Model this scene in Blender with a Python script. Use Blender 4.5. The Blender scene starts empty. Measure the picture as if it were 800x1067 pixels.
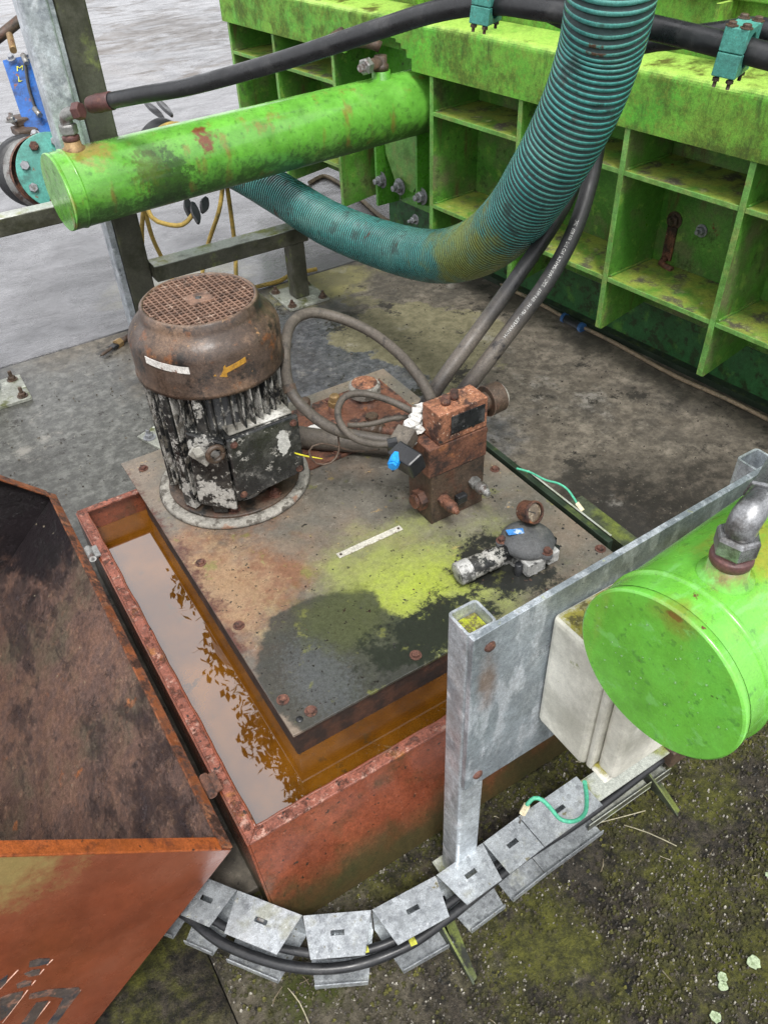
import bpy, bmesh, math, random
import numpy as np
from mathutils import Vector, Matrix, noise as mnoise
random.seed(7)
R_ = math.radians
S = bpy.context.scene
COL = S.collection

# ------------------------------------------------------------------ camera
F = 827.52; PT = R_(41.2566); RL = R_(-2.79946); YW = R_(30.3846); PA = R_(5.23806)
CAMP = Vector((0, 0, 1.484))
_cp, _sp = math.cos(PT), math.sin(PT)
FW = Vector((math.sin(YW)*_cp, math.cos(YW)*_cp, -_sp))
_r0 = Vector((math.cos(YW), -math.sin(YW), 0)); _u0 = _r0.cross(FW)
RT = _r0*math.cos(RL) + _u0*math.sin(RL); UP = -_r0*math.sin(RL) + _u0*math.cos(RL)
cd = bpy.data.cameras.new('camera'); cam = bpy.data.objects.new('camera', cd); COL.objects.link(cam)
m = Matrix((RT, UP, -FW)).transposed().to_4x4(); m.translation = CAMP; cam.matrix_world = m
cd.sensor_fit = 'HORIZONTAL'; cd.sensor_width = 36; cd.lens = 36*F/800; cd.clip_start = .02; cd.clip_end = 400
S.camera = cam
cd.dof.use_dof = False

# ------------------------------------------------------------------ world, sun, exposure
w = bpy.data.worlds.new('World'); S.world = w; w.use_nodes = True
nt = w.node_tree; nt.nodes.clear()
SUN_EL, SUN_AZ = 62, 200     # azimuth of the soft sun, degrees from +Y towards +X
sky = nt.nodes.new('ShaderNodeTexSky'); sky.sky_type = 'NISHITA'; sky.sun_disc = False
sky.sun_elevation = R_(SUN_EL); sky.sun_rotation = R_(SUN_AZ); sky.air_density = 1.0; sky.dust_density = 6.0; sky.ozone_density = 1.0
hs = nt.nodes.new('ShaderNodeHueSaturation'); hs.inputs['Saturation'].default_value = .18
bg = nt.nodes.new('ShaderNodeBackground'); bg.inputs['Strength'].default_value = .105
wo = nt.nodes.new('ShaderNodeOutputWorld')
nt.links.new(sky.outputs[0], hs.inputs['Color'])
tc_ = nt.nodes.new('ShaderNodeTexCoord'); cn_ = nt.nodes.new('ShaderNodeTexNoise'); cn_.inputs['Scale'].default_value = 2.2; cn_.inputs['Detail'].default_value = 6
nt.links.new(tc_.outputs['Generated'], cn_.inputs['Vector'])
cr_ = nt.nodes.new('ShaderNodeMix'); cr_.data_type = 'RGBA'; cr_.inputs[6].default_value = (7.0, 7.1, 7.5, 1); cr_.inputs[7].default_value = (13.0, 13.0, 13.3, 1)   # cloud deck
nt.links.new(cn_.outputs['Fac'], cr_.inputs[0])
mx_ = nt.nodes.new('ShaderNodeMix'); mx_.data_type = 'RGBA'; mx_.inputs[0].default_value = .7
nt.links.new(hs.outputs[0], mx_.inputs[6]); nt.links.new(cr_.outputs[2], mx_.inputs[7]); nt.links.new(mx_.outputs[2], bg.inputs[0]); nt.links.new(bg.outputs[0], wo.inputs[0])
sd = bpy.data.lights.new('sun', 'SUN'); sd.energy = 1.5; sd.angle = R_(14); sd.color = (1, .975, .94)
so = bpy.data.objects.new('sun', sd); COL.objects.link(so)
_d = Vector((math.sin(R_(SUN_AZ))*math.cos(R_(SUN_EL)), math.cos(R_(SUN_AZ))*math.cos(R_(SUN_EL)), math.sin(R_(SUN_EL))))
so.rotation_euler = _d.to_track_quat('Z', 'Y').to_euler(); so.location = (0, 0, 6)
S.view_settings.view_transform = 'Standard'; S.view_settings.look = 'None'
S.view_settings.gamma = 1; S.view_settings.exposure = 0.86; S.view_settings.use_curve_mapping = False

# ------------------------------------------------------------------ measuring helpers
def ray(x, y): return RT*(x-400) - UP*(y-533.5) + FW*F
def onz(x, y, h):
    d = ray(x, y); return CAMP + d*((h-CAMP.z)/d.z)
def ony(x, y, v):
    d = ray(x, y); return CAMP + d*((v-CAMP.y)/d.y)
def at(x, y, dep): return CAMP + ray(x, y)*(dep/F)
PT_ = Vector((-math.sin(PA), math.cos(PA), 0)); PN = Vector((math.cos(PA), math.sin(PA), 0))
def pr(n, t, z): return PN*n + PT_*t + Vector((0, 0, z))   # the press's own frame: n away from the tank, t along it

# ------------------------------------------------------------------ object helpers
def tag(o, label=None, cat=None, group=None, kind=None):
    if label: o['label'] = label
    if cat: o['category'] = cat
    if group: o['group'] = group
    if kind: o['kind'] = kind
    return o
def empty(name, loc, label, cat, group=None, rot=(0, 0, 0)):
    o = bpy.data.objects.new(name, None); COL.objects.link(o); o.location = loc; o.rotation_euler = rot
    o.empty_display_size = .05
    bpy.context.view_layer.update()
    return tag(o, label, cat, group)
def copy_tree(o, parent=None):
    c = o.copy(); COL.objects.link(c)
    if parent: c.parent = parent
    for ch in list(o.children): copy_tree(ch, c)
    return c

class MB:
    def __init__(s): s.bm = bmesh.new(); s.mi = 0; s.sm = False
    def _f(s, vs):
        try:
            f = s.bm.faces.new(vs); f.material_index = s.mi; f.smooth = s.sm; return f
        except ValueError: return None
    def box(s, c, size, ax=None):
        c = Vector(c); X, Y, Z = ax if ax else (Vector((1, 0, 0)), Vector((0, 1, 0)), Vector((0, 0, 1)))
        a, b, d = size[0]/2, size[1]/2, size[2]/2
        v = [s.bm.verts.new(c + X*i*a + Y*j*b + Z*k*d) for k in (-1, 1) for j in (-1, 1) for i in (-1, 1)]
        for q in ((0, 2, 3, 1), (4, 5, 7, 6), (0, 1, 5, 4), (2, 6, 7, 3), (0, 4, 6, 2), (1, 3, 7, 5)): s._f([v[i] for i in q])
        return s
    def bb(s, x0, x1, y0, y1, z0, z1): return s.box(((x0+x1)/2, (y0+y1)/2, (z0+z1)/2), (x1-x0, y1-y0, z1-z0))
    def prism(s, pts, vec):
        vec = Vector(vec); a = [s.bm.verts.new(Vector(p)) for p in pts]; b = [s.bm.verts.new(Vector(p)+vec) for p in pts]
        s._f(list(reversed(a))); s._f(b); n = len(a)
        for i in range(n): s._f([a[i], a[(i+1) % n], b[(i+1) % n], b[i]])
        return s
    def lathe(s, base, axis, prof, seg=32, smooth=True, ang0=0):
        base = Vector(base); axis = Vector(axis).normalized()
        u = axis.orthogonal().normalized(); v = axis.cross(u)
        rings = []
        for r, h in prof:
            if r < 1e-6: rings.append([s.bm.verts.new(base+axis*h)])
            else: rings.append([s.bm.verts.new(base + axis*h + (u*math.cos(ang0+2*math.pi*i/seg) + v*math.sin(ang0+2*math.pi*i/seg))*r) for i in range(seg)])
        o = s.sm; s.sm = smooth
        for a, b in zip(rings, rings[1:]):
            if len(a) == 1 and len(b) == 1: continue
            for i in range(seg):
                j = (i+1) % seg
                if len(a) == 1: s._f([a[0], b[j], b[i]])
                elif len(b) == 1: s._f([a[i], a[j], b[0]])
                else: s._f([a[i], a[j], b[j], b[i]])
        s.sm = o
        return s
    def cyl(s, a, b, r, r2=None, seg=24, smooth=True):
        a = Vector(a); b = Vector(b); L = (b-a).length; r2 = r if r2 is None else r2
        return s.lathe(a, b-a, [(0, 0), (r, 0), (r, 0), (r2, L), (r2, L), (0, L)], seg, smooth)
    def hexbolt(s, p, axis, r=.012, h=.01, washer=True, shank=0):
        p = Vector(p); axis = Vector(axis).normalized(); z = 0
        if washer: s.lathe(p, axis, [(0, 0), (r*1.45, 0), (r*1.45, r*.22), (0, r*.22)], 18, False); z = r*.22
        s.lathe(p, axis, [(0, z), (r, z), (r, z+h*.8), (r*.86, z+h), (0, z+h)], 6, False, random.random())
        if shank: s.lathe(p, axis, [(0, z+h), (r*.5, z+h), (r*.5, z+h+shank), (0, z+h+shank+.001)], 10, False)
        return s
    def tube(s, pts, r, seg=14, step=.02, ridge=None, caps=True, smooth=True):
        pts = [Vector(p) for p in pts]; n = len(pts)
        rs = r if isinstance(r, (list, tuple)) else [r]*n
        C, RR = [], []
        for i in range(n-1):
            p0 = pts[max(i-1, 0)]; p1 = pts[i]; p2 = pts[i+1]; p3 = pts[min(i+2, n-1)]
            L = (p2-p1).length; k = max(2, int(L/step))
            for j in range(k):
                t = j/k
                C.append(.5*((2*p1) + (p2-p0)*t + (2*p0-5*p1+4*p2-p3)*t*t + (3*p1-p0-3*p2+p3)*t**3)); RR.append(rs[i]*(1-t)+rs[i+1]*t)
        C.append(pts[-1]); RR.append(rs[-1])
        if ridge:                                   # resample evenly, four rings per ridge
            pitch, dep = ridge
            d = [0]
            for a, b in zip(C, C[1:]): d.append(d[-1]+(b-a).length)
            N = int(d[-1]/pitch)*4; out, ro, k = [], [], 0
            for i in range(N+1):
                q = d[-1]*(i//4*4 + (0, 2.1, 2.6, 3.6)[i % 4])/N; q = min(q, d[-1])
                while k < len(d)-2 and d[k+1] < q: k += 1
                f = (q-d[k])/max(d[k+1]-d[k], 1e-9); out.append(C[k].lerp(C[k+1], f)); ro.append((RR[k]*(1-f)+RR[k+1]*f) - (0 if i % 4 in (0, 1) else dep))
            C, RR = out, ro
        T = [(C[min(i+1, len(C)-1)]-C[max(i-1, 0)]).normalized() for i in range(len(C))]
        u = T[0].orthogonal().normalized(); prev = None; first = None
        o = s.sm; s.sm = smooth; m0 = s.mi
        for i, c in enumerate(C):
            u = (u - T[i]*u.dot(T[i])).normalized(); v = T[i].cross(u)
            ring = [s.bm.verts.new(c+(u*math.cos(2*math.pi*k/seg)+v*math.sin(2*math.pi*k/seg))*RR[i]) for k in range(seg)]
            if prev:
                if ridge: s.mi = m0 if (i-1) % 4 in (0, 3) else m0+1
                for k in range(seg): s._f([prev[k], prev[(k+1) % seg], ring[(k+1) % seg], ring[k]])
            else: first = ring
            prev = ring
        s.mi = m0; s.sm = False
        if caps: s._f(list(reversed(first))); s._f(prev)
        s.sm = o
        s.path = C; s.T = T
        return s
    def build(s, name, mat, parent=None, bev=0, seg=2, wn=False):
        me = bpy.data.meshes.new(name); bmesh.ops.recalc_face_normals(s.bm, faces=s.bm.faces[:]); s.bm.to_mesh(me); s.bm.free()
        for x in (mat if isinstance(mat, (list, tuple)) else [mat]): me.materials.append(x)
        o = bpy.data.objects.new(name, me); COL.objects.link(o)
        if parent is not None:
            o.parent = parent
            mw = Matrix.Identity(4); p = parent
            mw = parent.matrix_world.copy()
            o.matrix_parent_inverse = mw.inverted()
        if bev:
            b = o.modifiers.new('bevel', 'BEVEL'); b.width = bev; b.segments = seg; b.limit_method = 'ANGLE'; b.angle_limit = R_(35)
            b.harden_normals = False
        return o

# ------------------------------------------------------------------ materials
def lin(r, g, b):
    f = lambda c: (c/255/12.92) if c/255 <= .04045 else ((c/255+.055)/1.055)**2.4
    return (f(r), f(g), f(b))
class NT:
    def __init__(s, name):
        s.m = bpy.data.materials.new(name); s.m.use_nodes = True; s.t = s.m.node_tree; s.n = s.t.nodes; s.l = s.t.links
        s.b = s.n['Principled BSDF']; s.pos = s.n.new('ShaderNodeNewGeometry').outputs['Position']
        s.nor = s.n['Geometry'].outputs['Normal'] if 'Geometry' in s.n else None
    def set(s, sock, v):
        if isinstance(v, bpy.types.NodeSocket): s.l.new(v, sock)
        elif isinstance(v, (tuple, list)): sock.default_value = (*v, 1) if len(v) == 3 and len(sock.default_value) == 4 else v
        else: sock.default_value = v
    def math(s, op, a, b=0, clamp=False):
        n = s.n.new('ShaderNodeMath'); n.operation = op; n.use_clamp = clamp; s.set(n.inputs[0], a); s.set(n.inputs[1], b); return n.outputs[0]
    def scale(s, sc):
        n = s.n.new('ShaderNodeMapping'); n.inputs['Scale'].default_value = sc; s.l.new(s.pos, n.inputs[0]); return n.outputs[0]
    def noise(s, sc, det=6, rough=.6, dist=0, stretch=None):
        n = s.n.new('ShaderNodeTexNoise'); n.inputs['Scale'].default_value = sc; n.inputs['Detail'].default_value = det
        n.inputs['Roughness'].default_value = rough; n.inputs['Distortion'].default_value = dist
        s.l.new(s.scale(stretch) if stretch else s.pos, n.inputs['Vector']); return n.outputs['Fac']
    def voro(s, sc, feat='F1', stretch=None):
        n = s.n.new('ShaderNodeTexVoronoi'); n.inputs['Scale'].default_value = sc; n.feature = feat
        s.l.new(s.scale(stretch) if stretch else s.pos, n.inputs['Vector']); return n.outputs['Distance']
    def ramp(s, v, lo, hi):
        n = s.n.new('ShaderNodeMapRange'); n.interpolation_type = 'SMOOTHSTEP'; s.set(n.inputs['Value'], v)
        n.inputs['From Min'].default_value = lo; n.inputs['From Max'].default_value = hi; return n.outputs[0]
    def mix(s, f, a, b):
        n = s.n.new('ShaderNodeMix'); n.data_type = 'RGBA'; s.set(n.inputs[0], f); s.set(n.inputs[6], a); s.set(n.inputs[7], b); return n.outputs[2]
    def mixf(s, f, a, b):
        n = s.n.new('ShaderNodeMix'); n.data_type = 'FLOAT'; s.set(n.inputs[0], f); s.set(n.inputs[2], a); s.set(n.inputs[3], b); return n.outputs[0]
    def blob(s, at_, r, stretch=(1, 1, 1)):
        n = s.n.new('ShaderNodeVectorMath'); n.operation = 'SUBTRACT'; s.l.new(s.pos, n.inputs[0]); n.inputs[1].default_value = at_
        q = s.n.new('ShaderNodeVectorMath'); q.operation = 'MULTIPLY'; s.l.new(n.outputs[0], q.inputs[0]); q.inputs[1].default_value = [x/r for x in stretch]
        L = s.n.new('ShaderNodeVectorMath'); L.operation = 'LENGTH'; s.l.new(q.outputs[0], L.inputs[0])
        return s.math('SUBTRACT', 1, L.outputs['Value'])
    def nz(s):
        n = s.n.new('ShaderNodeSeparateXYZ'); s.l.new(s.nor, n.inputs[0]); return n.outputs['Z']
def weathered(name, base, layers=(), rough=.6, metal=0, var=.25, vs=9, bump=.25, bs=60, bdist=.004, rvar=.15, spec=.5, coat=0, bs2=None, fine=.22, grime=.45, dent=0):
    """base colour with tone variation; layers: dicts c, s, lo, hi (+ d, r, m, at, rad, st, stretch, up, down, amp, vor)"""
    N = NT(name)
    big = N.noise(vs, 8, .65)
    col = N.mix(N.ramp(big, .3, .72), tuple(c*(1-var) for c in base), tuple(min(1, c*(1+var)) for c in base))
    if grime:
        gf = N.math('MULTIPLY', N.ramp(N.noise(17, 10, .75, .3), .50, .72), grime); col = N.mix(gf, col, tuple(c*.38 for c in base))
    rg = N.mixf(N.ramp(N.noise(vs*2.3, 5), .3, .7), max(.02, rough-rvar), min(1, rough+rvar)); mt = metal
    h = N.math('MULTIPLY', N.noise(bs, 8, .7), .5)
    if bs2: h = N.math('ADD', h, N.math('MULTIPLY', N.voro(bs2), .6))
    if dent: h = N.math('ADD', h, N.math('MULTIPLY', N.noise(4.5, 2, .5), dent))
    for L in layers:
        f = N.noise(L['s'], L.get('d', 7), L.get('rg', .65), L.get('dist', 0), L.get('stretch'))
        if L.get('vor'): f = N.math('SUBTRACT', 1, N.voro(L['s'], 'F1', L.get('stretch')))
        if 'at' in L:
            b = N.blob(L['at'], L['rad'], L.get('st', (1, 1, 1)))
            f = N.math('ADD', N.math('MULTIPLY', N.math('SUBTRACT', f, .5), L.get('amp', 1.2)), b)
        if 'up' in L: f = N.math('ADD', f, N.math('MULTIPLY', N.math('SUBTRACT', N.nz(), 1), L['up']))
        if 'down' in L: f = N.math('SUBTRACT', f, N.math('MULTIPLY', N.math('ADD', N.nz(), 1), L['down']))
        f = N.ramp(f, L['lo'], L['hi'])
        if 'max' in L: f = N.math('MULTIPLY', f, L['max'])
        col = N.mix(f, col, L['c'])
        if 'r' in L: rg = N.mixf(f, rg, L['r'])
        if 'm' in L: mt = N.mixf(f, mt, L['m'])
        if L.get('h'): h = N.math('ADD', h, N.math('MULTIPLY', f, L['h']))
    if fine:
        hv = N.n.new('ShaderNodeHueSaturation'); N.l.new(col, hv.inputs['Color'])
        N.l.new(N.math('MULTIPLY', N.mixf(N.ramp(N.noise(110, 8, .85), .36, .64), 1-fine, 1+fine), N.mixf(N.ramp(N.noise(420, 3, .8), .38, .62), 1-fine*.8, 1+fine*.8)), hv.inputs['Value']); col = hv.outputs[0]
    N.set(N.b.inputs['Base Color'], col); N.set(N.b.inputs['Roughness'], rg); N.set(N.b.inputs['Metallic'], mt)
    N.b.inputs['Specular IOR Level'].default_value = spec
    if coat: N.b.inputs['Coat Weight'].default_value = coat; N.b.inputs['Coat Roughness'].default_value = .12
    if bump:
        bn = N.n.new('ShaderNodeBump'); bn.inputs['Strength'].default_value = bump; bn.inputs['Distance'].default_value = bdist
        N.l.new(h, bn.inputs['Height']); N.l.new(bn.outputs[0], N.b.inputs['Normal'])
    return N.m
RUST = (.16, .055, .022); DRUST = (.055, .022, .014); ORUST = (.34, .11, .025)
ALG = (.30, .36, .02); MOSS = (.055, .07, .012); BLK = (.012, .013, .012)
GREEN = (.13, .50, .035)
M = {}
M['green'] = weathered('green_paint', (.10, .34, .035), [
    dict(c=(.05, .17, .02), s=7, lo=.5, hi=.8, max=.6),
    dict(c=(.03, .055, .012), s=30, lo=.60, hi=.70, r=.8),
    dict(c=RUST, s=18, lo=.70, hi=.74, r=.85, h=.6)], rough=.34, bump=.12, vs=14, coat=.2)
M['green_dark'] = weathered('green_paint_grimy', (.095, .27, .035), [
    dict(c=(.045, .16, .02), s=4, lo=.42, hi=.62, max=.8, d=11),
    dict(c=(.15, .15, .07), s=6, lo=.46, hi=.66, max=.85, r=.8, d=11),
    dict(c=(.12, .065, .03), s=13, lo=.56, hi=.70, max=.8, r=.8, d=11, stretch=(1, 1, .18)),
    dict(c=(.20, .34, .06), s=22, lo=.56, hi=.66, d=11, max=.7),
    dict(c=(.028, .05, .012), s=10, lo=.54, hi=.66, d=12, rg=.75, max=.8, r=.8),
    dict(c=(.26, .31, .05), s=12, lo=.30, hi=.62, up=.8, r=.6, d=11),
    dict(c=(.075, .068, .045), s=14, lo=.50, hi=.64, up=.9, r=.9, d=10),
    dict(c=(.30, .34, .12), s=28, lo=.58, hi=.68, up=.9, r=.9, d=10),
    dict(c=RUST, s=15, lo=.66, hi=.71, r=.85, h=.6)], rough=.42, bump=.3, vs=10)
M['green_edge'] = weathered('green_paint_edge', (.15, .36, .08), [
    dict(c=(.27, .31, .09), s=20, lo=.42, hi=.72, max=.9), dict(c=(.10, .22, .04), s=12, lo=.5, hi=.6, max=.7), dict(c=(.2, .1, .03), s=34, lo=.64, hi=.7, r=.9)], rough=.5, bump=.3)
M['beam'] = weathered('green_paint_algae', (.10, .38, .03), [
    dict(c=(.19, .36, .04), s=5, lo=.35, hi=.65, max=.8, r=.7),
    dict(c=(.065, .10, .010), s=7, lo=.44, hi=.60, r=.9, h=.4, d=12, rg=.75, max=.85),
    dict(c=(.17, .25, .03), s=60, lo=.50, hi=.62, d=8, max=.6),
    dict(c=(.025, .035, .008), s=5, lo=.52, hi=.66, r=.9, max=.85, stretch=(1, 1, .3), d=12, rg=.75),
    dict(c=(.36, .56, .10), s=8, lo=.22, hi=.5, up=.42, max=.9, r=.35, d=11),
    dict(c=(.10, .10, .02), s=10, lo=.54, hi=.68, up=.5, d=10),
    dict(c=RUST, s=22, lo=.71, hi=.75)], rough=.45, bump=.45, bs=220, bdist=.003)
M['tubeL'] = weathered('green_cylinder_paint', (.125, .38, .045), [
    dict(c=(.21, .43, .10), s=8, lo=.45, hi=.8, max=.6),
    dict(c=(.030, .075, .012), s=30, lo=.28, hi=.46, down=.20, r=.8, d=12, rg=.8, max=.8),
    dict(c=(.022, .045, .010), s=26, lo=.25, hi=.5, at=tuple(CAMP+(pr(1.04, 2.56, .60)-CAMP)*.955), rad=.13, st=(1, 1, .9), amp=3.4, d=13, rg=.82, max=.75),
    dict(c=(.075, .12, .014), s=40, lo=.35, hi=.75, max=.8, at=tuple(CAMP+(pr(.98, 2.57, .66)-CAMP)*.955), rad=.10, amp=4, d=13, rg=.8),
    dict(c=(.30, .19, .06), s=30, lo=.15, hi=.8, at=tuple(CAMP+(pr(.83, 2.64, .73)-CAMP)*.955), rad=.10, amp=1.8, max=.8),
    dict(c=RUST, s=30, lo=.3, hi=.7, at=tuple(CAMP+(pr(1.20, 2.60, .69)-CAMP)*.955), rad=.06, amp=2.2, h=1, st=(1, 1, .7)),
    dict(c=(.22, .15, .035), s=16, lo=.56, hi=.70, max=.75, stretch=(1, 1, .2), d=11), dict(c=(.05, .15, .02), s=55, lo=.55, hi=.66, d=9, max=.7), dict(c=RUST, s=26, lo=.685, hi=.71, d=10)], rough=.25, bump=.16, coat=.35, rvar=.12, grime=.12, fine=.12)
_c = CAMP+(onz(683, 704, .61)-CAMP)*.812; _d = ray(703, 643); SCR = CAMP+_d*((_c-CAMP).dot(PN)/_d.dot(PN))
M['tubeR'] = weathered('green_near_cylinder_paint', (.135, .43, .045), [
    dict(c=(.08, .33, .05), s=9, lo=.45, hi=.75, max=.6),
    dict(c=(.16, .46, .10), s=5, lo=.5, hi=.7, max=.5),
    dict(c=(.28, .30, .04), s=34, lo=.1, hi=.9, at=(.66, .30, .865), rad=.11, amp=1.6),
    dict(c=(.10, .035, .02), s=60, lo=.35, hi=.7, at=tuple(SCR), rad=.014, st=(1, .7, 1.6), amp=1.4), dict(c=(.22, .16, .03), s=40, lo=.0, hi=1.0, at=tuple(SCR), rad=.035, st=(1, 1, .8), amp=1.6, max=.7),
    dict(c=(.045, .07, .02), s=30, lo=.67, hi=.70, d=10, max=.8), dict(c=(.12, .05, .03), s=22, lo=.66, hi=.68, d=10),
    dict(c=(.20, .30, .05), s=14, lo=.54, hi=.70, d=11, max=.6, stretch=(1, 1, .25)), dict(c=(.19, .085, .035), s=20, lo=.35, hi=.8, at=(.592, .305, .885), rad=.045, amp=2.0, d=10),
    dict(c=(.06, .20, .035), s=80, lo=.58, hi=.66, d=6, max=.6), dict(c=(.19, .50, .13), s=26, lo=.58, hi=.64, max=.5, stretch=(.3, 1, 1.6))], rough=.26, bump=.22, bs=35, coat=.3, rvar=.12, grime=.2, fine=.08)
M['galv'] = weathered('galvanised_steel', (.50, .54, .57), [
    dict(c=(.32, .35, .38), s=14, lo=.5, hi=.66, d=3), dict(c=(.66, .69, .72), s=20, lo=.52, hi=.7, d=2),
    dict(c=(.20, .19, .12), s=11, lo=.60, hi=.78, r=.8, max=.7)], rough=.42, metal=.55, bump=.2, vs=12)
M['galv_plate'] = weathered('galvanised_plate', (.30, .34, .37), [
    dict(c=(.52, .56, .60), s=34, lo=.48, hi=.62, d=4, stretch=(1, 1, .35)), dict(c=(.22, .25, .27), s=10, lo=.55, hi=.75, max=.7, stretch=(1, 1, .4)),
    dict(c=(.13, .08, .045), s=30, lo=.1, hi=.8, at=(.437, .4930, .60), rad=.07, st=(2.6, 1, .75), amp=1.0, r=.8, m=0, max=.8),
    dict(c=(.45, .48, .12), s=40, lo=.62, hi=.70, up=.25, m=0)], rough=.42, metal=.45, bump=.15, dent=.8)
M['galv_foot'] = weathered('galvanised_foot', (.30, .31, .27), [dict(c=(.10, .11, .04), s=14, lo=.5, hi=.64, d=11), dict(c=(.5, .52, .46), s=20, lo=.55, hi=.66)], rough=.45, metal=.2, bump=.3)
M['galv_old'] = weathered('galvanised_steel_grimy', (.075, .075, .055), [
    dict(c=(.035, .036, .020), s=8, lo=.42, hi=.66), dict(c=(.15, .18, .05), s=14, lo=.55, hi=.75, r=.8, m=0),
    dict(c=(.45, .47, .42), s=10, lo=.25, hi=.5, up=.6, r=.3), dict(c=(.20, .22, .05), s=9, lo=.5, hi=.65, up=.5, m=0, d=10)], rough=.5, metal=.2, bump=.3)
M['spangle'] = weathered('galvanised_spangle', (.46, .49, .51), [
    dict(c=(.31, .33, .35), s=70, lo=.55, hi=.72, vor=1, max=.8), dict(c=(.48, .51, .53), s=45, lo=.50, hi=.62, d=2, max=.7), dict(c=(.22, .22, .15), s=14, lo=.54, hi=.68, d=11, max=.7, r=.7, m=0),
    dict(c=(.13, .12, .07), s=40, lo=.62, hi=.68, d=10, r=.8, m=0), dict(c=(.60, .62, .63), s=120, lo=.60, hi=.68, d=4, max=.7)], rough=.34, metal=.6, bump=.12, grime=.3)
M['rust'] = weathered('rusty_steel', (.14, .060, .036), [
    dict(c=(.035, .02, .016), s=26, lo=.48, hi=.62, r=.75, d=10), dict(c=(.24, .095, .04), s=20, lo=.57, hi=.70, r=.9, d=10), dict(c=(.30, .25, .19), s=90, lo=.66, hi=.70)], rough=.65, bump=.7, bs=110, fine=.35)
M['rust_block'] = weathered('rusty_block', (.27, .115, .064), [
    dict(c=(.065, .032, .024), s=24, lo=.48, hi=.60, d=10), dict(c=(.36, .165, .085), s=50, lo=.46, hi=.66, up=.3, d=10),
    dict(c=(.42, .34, .26), s=110, lo=.62, hi=.67), dict(c=(.018, .018, .018), s=50, lo=.62, hi=.68)], rough=.65, bump=.8, bs=130, fine=.4)
M['rust_dark'] = weathered('dark_rusty_steel', (.075, .050, .034), [
    dict(c=(.085, .04, .025), s=26, lo=.5, hi=.66, d=10), dict(c=(.014, .014, .012), s=16, lo=.52, hi=.68), dict(c=(.18, .15, .12), s=70, lo=.64, hi=.69)], rough=.55, bump=.6, bs=120, fine=.35)
M['cowl'] = weathered('cowl_rusted_paint', (.066, .044, .032), [
    dict(c=(.155, .098, .064), s=8, lo=.46, hi=.62, max=.9, d=12, rg=.7), dict(c=(.15, .062, .026), s=20, lo=.56, hi=.66, d=11),
    dict(c=(.020, .017, .015), s=12, lo=.52, hi=.62, d=12, rg=.75, r=.28), dict(c=(.30, .17, .075), s=34, lo=.66, hi=.70, d=10),
    dict(c=(.19, .13, .092), s=12, lo=.34, hi=.62, up=.5, max=.8, d=11)], rough=.42, bump=.5, bs=70, rvar=.2, fine=.3)
M['grille'] = weathered('grille_rust', (.19, .11, .075), [
    dict(c=(.07, .042, .03), s=30, lo=.5, hi=.64, d=10), dict(c=(.34, .25, .19), s=40, lo=.56, hi=.70, d=10)], rough=.65, bump=.5, bs=120, fine=.3)
M['motor_black'] = weathered('motor_peeling_paint', (.016, .017, .017), [
    dict(c=(.055, .053, .048), s=30, lo=.48, hi=.66, max=.9, d=10), dict(c=(.38, .37, .34), s=16, lo=.54, hi=.57, d=13, rg=.75, r=.8, h=.8),
    dict(c=(.28, .27, .24), s=70, lo=.58, hi=.63, d=8, r=.8), dict(c=(.10, .05, .03), s=18, lo=.66, hi=.72)], rough=.3, bump=.5, bs=90, coat=.15)
M['fins'] = weathered('flaked_fin_paint', (.016, .017, .017), [
    dict(c=(.33, .32, .29), s=20, lo=.49, hi=.53, d=13, rg=.78, r=.8, h=.6, stretch=(1, 1, .5)), dict(c=(.13, .12, .10), s=50, lo=.52, hi=.60, d=10)], rough=.4, bump=.5, bs=90, fine=.4)
M['box_face'] = weathered('terminal_box_paint', (.017, .018, .019), [
    dict(c=(.09, .09, .085), s=14, lo=.48, hi=.68, d=12, rg=.75, max=.9), dict(c=(.48, .48, .45), s=24, lo=.25, hi=.30, at=(.548, 1.372, .42), rad=.030, st=(1.4, 1, .7), amp=2.6, d=12, rg=.7, r=.8, h=.8),
    dict(c=(.38, .37, .34), s=30, lo=.57, hi=.60, d=13, rg=.8), dict(c=(.20, .195, .18), s=9, lo=.54, hi=.66, d=12, rg=.8, max=.7)], rough=.28, bump=.45, bs=70)
M['box_top'] = weathered('terminal_box_chalky_top', (.24, .23, .20), [
    dict(c=(.55, .54, .50), s=16, lo=.5, hi=.62), dict(c=(.025, .025, .025), s=20, lo=.56, hi=.64)], rough=.75, bump=.5)
M['red'] = weathered('red_oxide_paint', (.175, .047, .022), [
    dict(c=(.21, .064, .03), s=6, lo=.45, hi=.75, max=.6), dict(c=(.06, .035, .015), s=11, lo=.50, hi=.68, max=.8, d=10),
    dict(c=(.30, .13, .08), s=120, lo=.64, hi=.70, d=8, max=.7), dict(c=(.028, .018, .012), s=90, lo=.62, hi=.66, d=8),
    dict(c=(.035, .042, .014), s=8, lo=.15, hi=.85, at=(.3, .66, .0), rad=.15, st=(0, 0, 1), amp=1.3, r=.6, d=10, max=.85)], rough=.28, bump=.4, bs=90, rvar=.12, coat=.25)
M['red_lip'] = weathered('red_lip_paint', (.22, .072, .045), [
    dict(c=(.10, .045, .032), s=40, lo=.52, hi=.60, d=12, rg=.8, h=-.5, max=.85), dict(c=(.38, .22, .17), s=50, lo=.54, hi=.66, d=10), dict(c=(.022, .016, .013), s=60, lo=.60, hi=.64, d=8),
    dict(c=(.26, .10, .02), s=11, lo=.58, hi=.68)], rough=.42, bump=.8, bs=120, fine=.35)
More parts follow.
